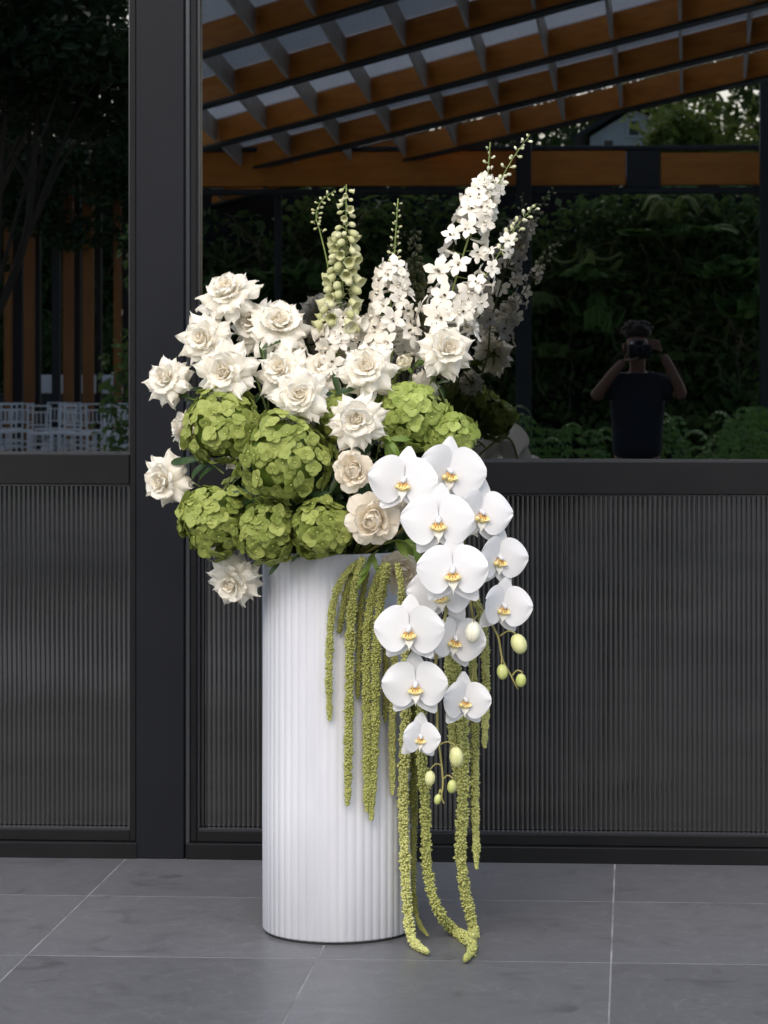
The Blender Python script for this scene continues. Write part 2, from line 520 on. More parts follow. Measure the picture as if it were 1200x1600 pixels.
def glazed_panel(x0, x1, zr0, zr1, label):
    """one bay: frame, rail at zr0..zr1, glass above, ribbed sheet below"""
    e = empty_part('glazed_panel', label)
    fy0, fy1 = 8.345, 8.44
    fw = 0.02
    zb = 0.052
    fr = MB()
    fr.box((x0, fy0, zb), (x0+fw, fy1, TOP), bev=0.002).box((x1-fw, fy0, zb), (x1, fy1, TOP), bev=0.002)
    fr.box((x0+fw, fy0+0.002, zb), (x1-fw, fy1, zb+0.035), bev=0.002).box((x0+fw, fy0, TOP-0.08), (x1-fw, fy1, TOP), bev=0.002)
    bpart(fr, 'frame', M['steel_in'], parent=e)
    bpart(MB().box((x0+fw, fy0-0.004, zr0), (x1-fw, fy1, zr1), bev=0.003), 'rail', M['steel_in'], parent=e)
    bpart(MB().box((x0-0.01, 8.318, -0.001), (x1+0.01, fy1, zb-0.001), bev=0.003), 'sill', M['steel_in'], parent=e)
    bd = MB()
    for (za, zc) in ((zb+0.035, zr0), (zr1, TOP-0.08)):
        b = 0.007; ya, yb = 8.362, 8.383
        bd.box((x0+fw, ya, za), (x0+fw+b, yb, zc)).box((x1-fw-b, ya, za), (x1-fw, yb, zc))
        bd.box((x0+fw+b, ya, za), (x1-fw-b, yb, za+b)).box((x0+fw+b, ya, zc-b), (x1-fw-b, yb, zc))
    bpart(bd, 'glazing_bead', M['bead'], parent=e)
    bpart(MB().box((x0+fw, YG, zr1), (x1-fw, YG+0.008, TOP-0.08)), 'glass_pane', M['glass'], parent=e)
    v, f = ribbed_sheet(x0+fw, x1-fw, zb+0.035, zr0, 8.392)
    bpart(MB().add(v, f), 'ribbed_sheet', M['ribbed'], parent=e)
def wx(px): return W(px, 900, 8.42).x
PL, PR = wx(214), wx(290)
zz = lambda y: H - (y-HORIZON)/F_PX*8.42
zr = lambda y: H - (y-HORIZON)/F_PX*8.36
glazed_panel(PL-1.75, PL-0.004, zz(757), zz(710), 'left bay with the higher rail')
glazed_panel(PR+0.0165, PR+2.35, zr(772), zr(721), 'wide right bay behind the vase')
glazed_panel(PR+2.55, PR+4.6, zr(772), zr(721), 'far right bay')
glazed_panel(PL-3.75, PL-1.93, zz(757), zz(710), 'far left bay')
def post(x0, x1, label):
    o = bpart(MB().box((x0, 8.322, 0), (x1, 8.47, TOP), bev=0.003), 'post', M['steel'], label)
    return o
post(PL, PR, 'broad flat post left of the vase')
bpart(MB().box((PR+0.0, 8.338, 0.0), (PR+0.016, 8.46, TOP), bev=0.003), 'post_trim', M['bead'])
bpart(MB().box((PL-0.0035, 8.345, 0.0), (PL-0.0005, 8.46, TOP)), 'post_trim', M['steel_in'])
post(PR+2.352, PR+2.548, None); post(PL-1.928, PL-1.752, None)
post(PR+4.602, PR+4.8, None); post(PL-3.95, PL-3.752, None)
bx0, bx1 = PL-3.95, PR+4.8
bpart(MB().box((bx0-0.1, 8.315, TOP+0.002), (bx1+0.1, 14, TOP+0.3), bev=0.004), 'roof', M['roof_edge'])
bpart(MB().box((bx0-0.1, 8.335, TOP+0.303), (bx1+0.1, 14, 5.2), bev=0.004), 'added_upper_wall', M['roof_edge'])  # unseen height added to deepen shade on the floor near the wall
bpart(MB().box((bx0, 8.472, -0.05), (bx0+0.15, 13.9, TOP)).box((bx1-0.15, 8.472, -0.05), (bx1, 13.9, TOP)).box((bx0+0.15, 13.7, -0.05), (bx1-0.15, 13.9, TOP)), 'wall', M['room'])
bpart(MB().box((bx0+0.15, 8.472, -0.05), (bx1-0.15, 13.7, 0.0)), 'inner_floor', M['room'])

# ================================================================== THE VASE
VC = W(530, 1451, 7.36); VC.z = 0
VR_, VH = 0.2175, W(530, 858, 7.36).z
vase = thing('fluted_vase', 'tall white fluted cylinder vase standing on the grey tiles', 'vase', VC)
def vase_body():
    N, k = 56, 8
    n = N*k
    a = np.arange(n)/n*2*PI
    ph = (np.arange(n) % k)/k
    wob = 1 + 0.0025*np.sin(a*3+1) + 0.0015*np.sin(a*7)
    r = (VR_ - 0.0024*(1-np.abs(np.sin(ph*PI))**0.8))*wob
    v, f = [], []
    rings = [(0.007, -0.004, 1), (0.012, 0, 1), (VH*0.35, 0.0006, 1), (VH*0.7, -0.0004, 1), (VH-0.006, 0, 1), (VH, -0.004, 1)]
    for z, dr, _ in rings:
        for i in range(n):
            v.append(((r[i]+dr)*math.cos(a[i]), (r[i]+dr)*math.sin(a[i]), z))
    ri = VR_-0.018
    for z in (VH, VH-0.10):
        for i in range(n):
            v.append((ri*math.cos(a[i]), ri*math.sin(a[i]), z))
    for q in range(len(rings)+1):
        for i in range(n):
            j = (i+1) % n
            f.append((q*n+i, q*n+j, (q+1)*n+j, (q+1)*n+i))
    f.append(tuple(reversed(range(n))))
    return mesh('vase_body', v, f, M['vase'])
link('body', vase_body(), vase)
MB().tube([(0, 0, 0), (0, 0, 0.007)], VR_-0.008, 64).build('foot', M['vase_foot'], vase)
MB().tube([(0, 0, VH-0.09), (0, 0, VH-0.03)], VR_-0.0185, 48).build('floral_foam', M['foam'], vase)

# ================================================================== PETALS
def petal_geo(L, Wd, e0, e1, cup0, cup1, nu=7, nv=6, tip=0.1, ruf=0.02, fat=0.55, seed=0, rufn=3, pw=3.0, epow=1.3, rnd=0):
    """petal grid growing along +X; e0,e1 its rise at base and tip, cup its curl across"""
    rg = random.Random(seed)
    p1, p2 = rg.uniform(0, 6), rg.uniform(0, 6)
    v, f = [], []
    x = z = 0.0
    prev = 0
    for i in range(nu+1):
        u = i/nu
        e = e0 + (e1-e0)*u**epow
        if i:
            x += math.cos(e)*L/nu; z += math.sin(e)*L/nu
        w = Wd*max(0.10, (u+0.04)**fat)*(max(0.0, 1-u**pw))**0.5
        if rnd: w = Wd*max(0.05, math.sin(PI*min(1, u**0.72))**rnd) if 0 < i < nu else Wd*0.16
        elif i == nu: w = Wd*0.16
        nx, nz = -math.sin(e), math.cos(e)
        cp = cup0 + (cup1-cup0)*u
        for j in range(nv+1):
            t = -1 + 2*j/nv
            y = t*w*0.5
            off = cp*(t*t)*w*0.5 + ruf*L*u*u*math.sin(rufn*PI*t+p1)*(0.3+abs(t)) + ruf*0.6*L*u*u*math.sin(6.5*t+p2+2*u) + ruf*0.35*L*u**3*math.sin(15*t+p1)
            ext = tip*L*(1-abs(t))**1.5*u**5
            v.append((x + nx*off + math.cos(e)*ext, y*(1-0.12*abs(cp)), z + nz*off + math.sin(e)*ext))
    for i in range(nu):
        for j in range(nv):
            a = i*(nv+1)+j
            f.append((a, a+nv+1, a+nv+2, a+1))
    return v, f

# ---- roses
def layer_meshes(layers, mats, pre):
    out = []
    for li, (n, e0, e1, L, Wd, c0, c1, r0, z0, mi, tip, ruf) in enumerate(layers):
        ms = []
        for s in range(5):
            jit = random.Random(li*10+s)
            g = petal_geo(L*jit.uniform(0.93, 1.07), Wd*jit.uniform(0.92, 1.08), R(e0+jit.uniform(-6, 6)), R(e1+jit.uniform(-18, 18)), c0, c1*jit.uniform(0.8, 1.2), seed=li*7+s, tip=tip, ruf=ruf, nu=9, nv=8, pw=4.0, fat=0.5)
            ms.append(mesh('petal', *g, mats[mi]))
        out.append((n, r0, z0, ms))
    return out
ROSE = layer_meshes([
    # n   e0   e1   L    W    cup0 cup1  r0    z0    mat tip  ruf
    (4,  88,  98, 0.42, 0.50, 0.9, 0.9, 0.06, 0.10, 1, 0.00, 0.03),
    (5,  86,  72, 0.50, 0.62, 0.9, 0.5, 0.11, 0.07, 1, 0.02, 0.045),
    (6,  78,  44, 0.60, 0.76, 0.7, 0.0, 0.14, 0.04, 0, 0.04, 0.06),
    (7,  60,  18, 0.72, 0.90, 0.45, -0.35, 0.15, 0.02, 0, 0.06, 0.065),
    (8,  38, -12, 0.86, 0.88, 0.25, -0.95, 0.15, -0.02, 0, 0.22, 0.06),
    (8,  14, -32, 0.94, 0.86, 0.1, -0.95, 0.14, -0.06, 0, 0.16, 0.07),
    (7, -10, -62, 0.96, 0.80, 0.0, -0.95, 0.12, -0.10, 0, 0.17, 0.065)], [M['rose'], M['rose_in']], 'r')
GARDEN = layer_meshes([
    (4,  96, 120, 0.46, 0.50, 1.0, 0.9, 0.12, 0.02, 1, 0.0, 0.04),
    (6,  90, 112, 0.56, 0.62, 0.9, 0.8, 0.22, 0.0, 1, 0.0, 0.04),
    (7,  82,  92, 0.64, 0.76, 0.8, 0.6, 0.30, -0.04, 0, 0.0, 0.045),
    (8,  62,  58, 0.72, 0.92, 0.6, 0.2, 0.32, -0.09, 0, 0.02, 0.05),
    (8,  36,  10, 0.76, 1.00, 0.4, -0.3, 0.28, -0.14, 0, 0.03, 0.05),
    (7,   8, -34, 0.70, 0.92, 0.2, -0.6, 0.24, -0.18, 0, 0.04, 0.05)], [M['blush'], M['rose_in']], 'g')
BUDROSE = layer_meshes([
    (4,  90,  108, 0.95, 0.75, 0.9, 0.8, 0.10, -0.2, 0, 0.0, 0.02),
    (5,  78,  118, 1.15, 0.95, 0.9, 0.7, 0.22, -0.35, 0, 0.0, 0.02),
    (5,  50,  105, 1.25, 1.05, 0.9, 0.5, 0.22, -0.45, 0, 0.0, 0.03)], [M['bud_cream'], M['bud_cream']], 'b')
def calyx_mesh():
    mb = MB()
    mb.ball((0, 0, -0.16), (0.16, 0.16, 0.16), 10, 6)
    for k in range(5):
        v, f = petal_geo(0.55, 0.16, R(-20), R(-60), 0.2, -0.2, nu=4, nv=2, tip=0.5, ruf=0, seed=k)
        q = Matrix.Rotation(2*PI*k/5, 4, 'Z') @ Matrix.Translation((0.08, 0, -0.14))
        mb.add([q @ Vector(p) for p in v], f)
    return mb.mesh('calyx', M['stem'], True)
CALYX = calyx_mesh()
def heart_mesh(r, h):
    """tight rolled petals at the middle of a rose"""
    mb = MB()
    for k in range(4):
        v, f = [], []
        n = 14
        for i in range(n+1):
            t = i/n
            a = k*1.7 + t*4.4
            rr = r*(0.25+0.18*k+0.30*t)
            for z in (-0.1, h*0.55, h*(0.80+0.06*math.sin(3*t+k)) - 0.05*k):
                sh = 1.0 if z < h*.6 else 0.80
                v.append((rr*sh*math.cos(a), rr*sh*math.sin(a), z))
        for i in range(n):
            for j in range(2):
                q = i*3+j
                f.append((q, q+3, q+4, q+1))
        mb.add(v, f)
    mb.ball((0, 0, h*0.30), (r*1.25, r*1.25, h*0.50), 12, 8)
    return mb.mesh('heart', M['rose_in'], True)
HEART = {0: heart_mesh(0.19, 0.52), 1: heart_mesh(0.27, 0.54)}
FOAM = Vector((VC.x, VC.y, VH-0.05))
def stem_path(p, n, back=0.09, bend=0.35):
    """from behind the flower down into the vase"""
    a = p - n.normalized()*0.012
    b = p - n.normalized()*back
    aim = FOAM + Vector(((p.x-FOAM.x)*0.25, (p.y-FOAM.y)*0.25, 0))
    c = b.lerp(aim, 0.5); c.z += 0.02
    return spline([a, b, c, aim], 5)
def stem_part(root, pts, r, m, name='stem', seg=7):
    inv = root.matrix_world.inverted()
    v, f = tube(pts, r, seg)
    return link(name, mesh(name, [inv @ Vector(p) for p in v], f, m), root)
def leaf_geo(L, Wd, droop=-35, seed=0):
    return petal_geo(L, Wd, R(8), R(droop), 0.25, 0.1, nu=6, nv=4, tip=0.22, ruf=0.012, fat=0.6, pw=2.2, seed=seed)
LEAF = [mesh('leaf', *leaf_geo(1, 0.5, d, s), M['leaf']) for s, d in enumerate((-20, -40, -55))]
LEAF_F = [mesh('leaf', *leaf_geo(1, 0.5, d, s), M['leaf_fresh']) for s, d in enumerate((-20, -40, -55))]
rr_ = random.Random(3)
def rose(px, py, d, r_px, n, label, kind=ROSE, name='rose', cat='rose', group='cream reflexed roses', leaf=0):
    p = W(px, py, d) if not isinstance(px, Vector) else px
    n = Vector(n).normalized()
    s = r_px/F_PX*d
    root = thing(name, label, cat, frame_to(p, n, rr_.uniform(0, 6.28), s), group)
    bpy.context.view_layer.update()
    for li, (cnt, r0, z0, ms) in enumerate(kind):
        a0 = rr_.uniform(0, 6.28)
        for i in range(cnt):
            a = a0 + 2*PI*(i+rr_.uniform(-0.16, 0.16))/cnt
            q = Matrix.Rotation(a, 4, 'Z') @ Matrix.Translation((r0, 0, z0)) @ Euler((rr_.uniform(-.22, .22), rr_.uniform(-.18, .18), rr_.uniform(-.15, .15))).to_matrix().to_4x4() @ Matrix.Scale(rr_.uniform(0.84, 1.1), 4)
            link('petal', rr_.choice(ms), root, q)
    link('calyx', CALYX, root)
    if kind is not BUDROSE: link('heart', HEART[1 if kind is GARDEN else 0], root)
    pts = stem_path(p, n)
    stem_part(root, pts, [0.0036, 0.0032, 0.003], M['stem'])
    for k in range(leaf):
        t = pts[5+2*k]
        L = rr_.uniform(0.05, 0.075)
        fm = frame_to(t, Vector((rr_.uniform(-1, 1), -0.4, 0.8)), rr_.uniform(0, 6.28), L)
        link('leaf', rr_.choice(LEAF), root, root.matrix_world.inverted() @ fm)
    return root
T = (0, -1, 0)
roses = [
 (357, 462, 7.36, 46, (-.15, -.62, .62), 'cream reflexed rose standing highest at the left on a long bare stem', 0),
 (319, 531, 7.32, 43, (-.25, -.85, .15), 'cream rose below the topmost left rose, against the dark post', 0),
 (262, 594, 7.33, 39, (-.35, -.85, .3), 'small cream rose farthest left in the upper row, over the post', 1),
 (353, 583, 7.22, 48, (-.1, -.95, .1), 'cream rose with open heart just above the left green hydrangea', 1),
 (400, 507, 7.40, 42, (-.3, -.8, .4), 'cream rose half hidden behind the wide rose right of the long stem', 0),
 (436, 511, 7.31, 50, (.1, -.7, .6), 'wide cream rose with petals pointing right, below the topmost rose', 0),
 (442, 580, 7.24, 44, (-.2, -.85, .3), 'cream rose above the big hydrangea, left of the front drooping rose', 1),
 (470, 618, 7.06, 45, (.0, -.95, .2), 'cream rose with long drooping petals in front of the big hydrangea top', 0),
 (505, 580, 7.27, 38, (.05, -.8, .5), 'cream rose tucked behind others below the greenish bell spike', 0),
 (574, 578, 7.14, 45, (.0, -.9, .35), 'large cream rose below the middle delphinium beside the round bud', 1),
 (697, 547, 7.18, 43, (.25, -.9, .25), 'cream rose farthest right, below the tall delphinium', 0),
 (557, 657, 7.02, 44, (.1, -.95, .15), 'cream rose between the big hydrangea and the lime hydrangea', 1),
 (259, 752, 7.30, 42, (-.45, -.85, -.05), 'cream rose jutting out at left beside the post, level with the rail', 0),
 (366, 908, 7.20, 42, (-.3, -.85, -.35), 'lowest cream rose, hanging beside the vase rim at left', 0),
 (288, 668, 7.36, 30, (-.85, -.35, .2), 'cream rose peeping out at the left edge behind the hydrangea', 0),
 (662, 608, 7.30, 27, (.4, -.7, -.2), 'small cream rose under the bare stems above the lime hydrangea', 0),
]
for (px, py, d, r, n, lab, lf) in roses:
    rose(px, py, d, r, n, lab, leaf=lf)
rose(552, 734, 7.0, 36, (-.05, -1, .05), 'rounder ivory garden rose with a full cup, left of the top orchid', GARDEN, 'garden_rose', 'rose', 'blush garden roses')
rose(583, 812, 6.98, 45, (.0, -1, -.05), 'larger blush garden rose above the hanging green tassels', GARDEN, 'garden_rose', 'rose', 'blush garden roses')
rose(628, 892, 7.13, 36, (.2, -1, -.1), 'shaded blush garden rose behind the tassels left of the orchids', GARDEN, 'garden_rose', 'rose', 'blush garden roses')
rose(607, 782, 7.04, 30, (.3, -1, .1), 'blush garden rose mostly hidden between the orchid and the larger rose', GARDEN, 'garden_rose', 'rose', 'blush garden roses')
rose(628, 570, 7.2, 22, (.3, -.6, .6), 'round cream rose bud still closed, right of the large rose', BUDROSE, 'rose_bud', 'rose bud', None)
# flowers on the far side, which the glass mirrors
for k, (dx, dz, r, wh) in enumerate(((-.30, .28, 42, 'highest at the outer end'), (-.14, .22, 42, 'behind the wide left rose'), (.06, .30, 42, 'behind the middle delphinium'), (.26, .0, 40, 'low behind the lime hydrangea'),
        (-.05, .14, 42, 'low in the middle'), (.33, .10, 38, 'beside the lime hydrangea\'s mirror image'), (-.36, .05, 40, 'lowest, nearest the post'))):
    p = Vector((VC.x+dx, VC.y+0.27-abs(dx)*0.2, VH+dz))
    rose(p, 0, 7.6, r, (dx, 1, .3), 'cream rose facing the glass, ' + wh, group='cream roses at the back')

# ---- hydrangeas
def floret_mesh(m, s):
    rg = random.Random(s)
    mb = MB()
    for k in range(4):
        v, f = petal_geo(0.98, 1.16, R(22), R(-12+rg.uniform(-14, 14)), 0.30, -0.05, nu=6, nv=5, tip=0.0, ruf=0.025, seed=s*4+k, rnd=0.45)
        q = Matrix.Rotation(PI/2*k+rg.uniform(-.15, .15), 4, 'Z') @ Euler((rg.uniform(-.15, .15), rg.uniform(-.2, .2), 0)).to_matrix().to_4x4()
        mb.add([q @ Vector(p) for p in v], f)
    mb.ball((0, 0, 0.06), 0.12, 6, 4, 1)
    return mb.mesh('floret', [m, M['hyd_eye']], True)
FLO = {k: [floret_mesh(M[k], s) for s in range(5)] for k in ('hyd', 'hyd_lime')}
def head_core(r):
    return MB().ball((0, 0, 0), r, 14, 10).mesh('flower_head_core', M['leaf_fresh'], True)
def hydrangea(px, py, d, r_px, n, label, kind='hyd', squash=(1, 1, 1), count=95, group='green hydrangea heads'):
    p = W(px, py, d) if not isinstance(px, Vector) else px
    n = Vector(n).normalized()
    rad = r_px/F_PX*d*1.06
    root = thing('hydrangea', label, 'hydrangea', frame_to(p, n), group)
    bpy.context.view_layer.update()
    rg = random.Random(int(abs(p.x)*1e4) + int(p.z*1e4))
    fs = 0.0242
    count = int(count*1.22)
    core = link('flower_head_core', head_core(rad*0.74), root)
    core.scale = squash
    ga = PI*(3-math.sqrt(5))
    for i in range(count):
        z = 1 - 1.62*(i+0.5)/count
        rr = math.sqrt(max(0, 1-z*z))
        th = ga*i + rg.uniform(-.25, .25)
        q = Vector((rr*math.cos(th), rr*math.sin(th), z))
        lump = 0.90 + 0.10*math.sin(3*th+px_phase(p))*rr + rg.uniform(-.10, .08) + 0.06*math.sin(2.3*q.z*PI+px_phase(p))
        pos = Vector((q.x*squash[0], q.y*squash[1], q.z*squash[2]))*rad*lump
        nn = (q + Vector((rg.uniform(-.42, .42), rg.uniform(-.42, .42), rg.uniform(-.42, .42)))).normalized()
        link('floret', rg.choice(FLO[kind]), root, frame_to(pos, nn, rg.uniform(0, 6.28), fs*rg.uniform(0.8, 1.2)))
    stem_part(root, stem_path(p - n*rad*0.6, n, 0.06), 0.005, M['stem'])
    return root
def px_phase(p):
    return (p.x*91.7 + p.z*57.3) % 6.28
hydrangea(352, 668, 7.22, 62, (-.35, -.8, .4), 'broad green hydrangea at upper left, under the roses', squash=(1.05, .95, .9))
hydrangea(447, 716, 7.07, 72, (.0, -1, .15), 'biggest green hydrangea, round, in the middle of the left side', count=115)
hydrangea(337, 812, 7.16, 54, (-.4, -.9, -.1), 'green hydrangea at lower left above the hanging rose')
hydrangea(415, 832, 7.08, 45, (-.05, -1, -.3), 'small darker green hydrangea over the left rim of the vase', count=75)
hydrangea(505, 826, 7.03, 42, (.1, -1, -.2), 'small green hydrangea over the middle of the vase rim', count=70)
hydrangea(640, 652, 7.2, 54, (.15, -.85, .5), 'lime hydrangea above the top orchid', 'hyd_lime', count=85)
hydrangea(698, 683, 7.21, 42, (.5, -.8, .3), 'bright lime hydrangea at the right edge beside the orchids', 'hyd_lime', count=75)
hydrangea(528, 655, 7.16, 34, (.0, -1, .2), 'small green hydrangea in shade behind the middle cream rose', count=55)
for k, (dx, dz, r, wh) in enumerate(((-.25, .1, 60, 'nearest the post'), (.02, .2, 62, 'highest, in the middle'), (.24, .04, 56, 'mirrored beside the orchids'))):
    hydrangea(Vector((VC.x+dx, VC.y+0.22, VH+dz)), 0, 7.5, r, (dx, 1, .2), 'green hydrangea on the far side facing the glass, ' + wh, count=70, group='hydrangeas at the back')

# ---- greenery
def sprig(p0, p1, n_leaf, L, label, fresh=False, name='leafy_sprig', group='leafy sprigs'):
    root = thing(name, label, 'greenery', Matrix.Translation(p0), group)
    bpy.context.view_layer.update()
    mid = p0.lerp(p1, 0.5) + Vector((0, 0, 0.015))
    pts = spline([p0, mid, p1], 8)
    stem_part(root, pts, [0.0028, 0.0012], M['stem'], seg=6)
    rg = random.Random(int(p1.x*1e4+p1.z*1e5))
    for k in range(n_leaf):
        t = pts[min(len(pts)-1, int((0.3+0.7*k/max(1, n_leaf-1))*(len(pts)-1)))]
        dirv = (p1-p0).normalized() + Vector((rg.uniform(-.9, .9), rg.uniform(-.9, .4), rg.uniform(-.7, .7)))
        z = Vector((rg.uniform(-.4, .4), -0.8, 0.6+rg.uniform(-.4, .3)))
        x = (dirv - z.normalized()*dirv.dot(z.normalized())).normalized()
        zz_ = z.normalized(); y = zz_.cross(x)
        m = Matrix((x, y, zz_)).transposed().to_4x4()
        link('leaf', rg.choice(LEAF_F if fresh else LEAF), root, Matrix.Translation(t-p0) @ m @ Matrix.Scale(L*rg.uniform(.75, 1.15), 4))
    return root
def sp(a, b, n, L, label, fresh=False):
    sprig(W(*a), W(*b), n, L, label, fresh)
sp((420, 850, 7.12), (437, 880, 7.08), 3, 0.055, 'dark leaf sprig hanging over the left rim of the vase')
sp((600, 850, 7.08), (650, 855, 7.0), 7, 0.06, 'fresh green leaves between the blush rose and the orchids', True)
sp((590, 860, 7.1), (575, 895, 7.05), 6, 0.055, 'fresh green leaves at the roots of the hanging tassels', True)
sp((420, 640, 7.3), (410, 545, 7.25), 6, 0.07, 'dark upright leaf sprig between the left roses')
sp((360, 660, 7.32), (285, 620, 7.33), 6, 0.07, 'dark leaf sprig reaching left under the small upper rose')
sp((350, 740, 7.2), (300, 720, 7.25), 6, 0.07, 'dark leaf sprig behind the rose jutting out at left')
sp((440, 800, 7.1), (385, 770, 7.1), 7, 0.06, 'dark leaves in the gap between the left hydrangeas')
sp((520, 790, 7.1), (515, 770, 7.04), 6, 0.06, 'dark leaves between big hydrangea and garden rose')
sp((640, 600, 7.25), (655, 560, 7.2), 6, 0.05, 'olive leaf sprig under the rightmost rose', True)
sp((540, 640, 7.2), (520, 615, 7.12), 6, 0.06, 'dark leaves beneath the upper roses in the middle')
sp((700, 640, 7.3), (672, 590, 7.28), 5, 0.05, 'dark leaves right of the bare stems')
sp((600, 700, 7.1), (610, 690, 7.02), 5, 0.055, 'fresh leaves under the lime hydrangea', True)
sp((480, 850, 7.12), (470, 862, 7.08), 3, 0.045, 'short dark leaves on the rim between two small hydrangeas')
# added inner filling of dark foliage that closes and darkens the mound
def filling():
    mb = MB()
    rg = random.Random(5)
    base = [Vector(p) for p in petal_geo(0.07, 0.04, R(10), R(-40), .2, .1, nu=3, nv=2, tip=.2, ruf=.01)[0]]
    bf = petal_geo(0.07, 0.04, R(10), R(-40), .2, .1, nu=3, nv=2, tip=.2, ruf=.01)[1]
    n = 0
    while n < 1500:
        q = Vector((rg.uniform(-1, 1), rg.uniform(-1, 1), rg.uniform(-1, 1)))
        if not 0.25 < q.length < 1: continue
        p = Vector((VC.x - 0.03 + q.x*0.27, VC.y - 0.02 + q.y*0.17, VH + 0.15 + q.z*0.19))
        if p.z < VH - 0.02 and (p - VC).to_2d().length < VR_ + 0.05: continue
        if p.z < VH + 0.0 and (p-VC).to_2d().length > VR_: 
            if rg.random() < 0.5: continue
        m = frame_to(p, q + Vector((rg.uniform(-.6, .6), rg.uniform(-.6, .6), rg.uniform(-.3, .6))), rg.uniform(0, 6.28), rg.uniform(.7, 1.3))
        mb.add([m @ b for b in base], bf)
        n += 1
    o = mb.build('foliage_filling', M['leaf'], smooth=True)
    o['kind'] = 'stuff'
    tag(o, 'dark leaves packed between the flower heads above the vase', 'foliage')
filling()

# ---- delphiniums
def delph_floret(s):
    rg = random.Random(s)
    mb = MB()
    for k in range(5):
        v, f = petal_geo(1.0, 0.95, R(28+rg.uniform(-10, 10)), R(-5+rg.uniform(-25, 25)), 0.3, -0.1, nu=4, nv=4, tip=0.06, ruf=0.05, fat=0.6, pw=2.8, seed=s*9+k)
        q = Matrix.Rotation(2*PI*k/5+rg.uniform(-.15, .15), 4, 'Z') @ Matrix.Scale(rg.uniform(.85, 1.1), 4)
        mb.add([q @ Vector(p) for p in v], f)
    for k in range(3):
        a = rg.uniform(0, 6.28)
        mb.ball((0.14*math.cos(a), 0.14*math.sin(a), 0.22), (0.09, 0.09, 0.16), 6, 4, 1 if k == 0 else 0)
    mb.tube([(0, 0, 0), (0.1, 0, -0.5), (0.3, 0, -1.0)], [0.16, 0.1, 0.05], 6, 0)   # spur
    return mb.mesh('floret', [M['delph'], M['delph_bee']], True)
DFLO = [delph_floret(s) for s in range(5)]
def bell_mesh(m):
    """nodding bell with flared mouth, hanging along +Z"""
    mb = MB()
    prof = [(0.10, 0), (0.30, 0.12), (0.36, 0.4), (0.38, 0.75), (0.46, 1.0), (0.60, 1.12)]
    n = 12
    v, f = [], []
    for i, (r, z) in enumerate(prof):
        for k in range(n):
            a = 2*PI*k/n
            rr = r*(1 + (0.12*math.sin(5*a) if i >= 4 else 0))
            v.append((rr*math.cos(a), rr*math.sin(a), z))
    for i in range(len(prof)-1):
        for k in range(n):
            f.append((i*n+k, i*n+(k+1) % n, (i+1)*n+(k+1) % n, (i+1)*n+k))
    f.append(tuple(reversed(range(n))))
    mb.add(v, f)
    return mb.mesh('bell', m, True)
BELL_W, BELL_G = bell_mesh(M['delph']), bell_mesh(M['bell_green'])
def bud_mesh(m):
    mb = MB()
    mb.ball((0, 0, 0.55), (0.38, 0.38, 0.55), 8, 6)
    mb.tube([(0, 0, 0.3), (0.25, 0, -0.1), (0.6, 0, -0.3)], [0.2, 0.1, 0.05], 5)
    return mb.mesh('bud', m, True)
DBUD = bud_mesh(M['delph_bud'])
GBUD = bud_mesh(M['bell_green'])
def spike(label, axis, parts, seed, name='delphinium', cat='delphinium', side=(), r=(0.004, 0.0018)):
    """axis: list of (px,py,d) from base to tip. parts: (y_from, y_to, count, half width px, mesh list, size, droop)"""
    pts = [FOAM] + [W(*a) for a in axis]
    root = thing(name, label, cat, Matrix.Translation(pts[1]), 'tall flower spikes')
    bpy.context.view_layer.update()
    inv = root.matrix_world.inverted()
    cv = spline(pts, 8)
    stem_part(root, cv, list(r), M['stem'])
    rg = random.Random(seed)
    curves = [cv]
    for s in side:
        sc = spline([W(*a) for a in s], 8)
        stem_part(root, sc, [0.0026, 0.0011], M['stem'], 'side_stem', 6)
        curves.append(sc)
    for (ci, t0, t1, cnt, hw0, hw1, meshes, size0, size1, droop) in parts:
        c = curves[ci]
        ga = 2.4
        for i in range(cnt):
            t = t0 + (t1-t0)*(i+rg.uniform(0, .8))/cnt
            k = t*(len(c)-1); a = int(min(k, len(c)-2))
            p = c[a].lerp(c[a+1], k-a)
            back = math.sin(ga*i) > 0.55
            if back and i % 3 and meshes is DFLO: continue
            ax = (c[a+1]-c[a]).normalized()
            th = ga*i + rg.uniform(-.4, .4)
            out = Vector((math.cos(th), math.sin(th), 0))
            out = (out - ax*out.dot(ax)).normalized()
            u = (t-t0)/(t1-t0)
            hw = hw0+(hw1-hw0)*u
            q = p + out*hw
            n = (out + ax*(0.25-droop) + Vector((0, -0.25, 0)) + Vector((rg.uniform(-.3, .3), rg.uniform(-.3, .3), rg.uniform(-.3, .3)))).normalized()
            size = (size0+(size1-size0)*u)*rg.uniform(.85, 1.15)
            ms = rg.choice(meshes)
            o = link(ms.name.split('.')[0], ms, root, inv @ frame_to(q, n, rg.uniform(0, 6.28), size))
            # little stalk
            v, f = tube([p, p.lerp(q, .5)+ax*0.004, q], [0.0012, 0.001], 5)
            sv.setdefault(root.name, MB()).add([inv @ Vector(x) for x in v], f)
    sv[root.name].build('flower_stalks', M['stem'], root, True)
    return root
sv = {}
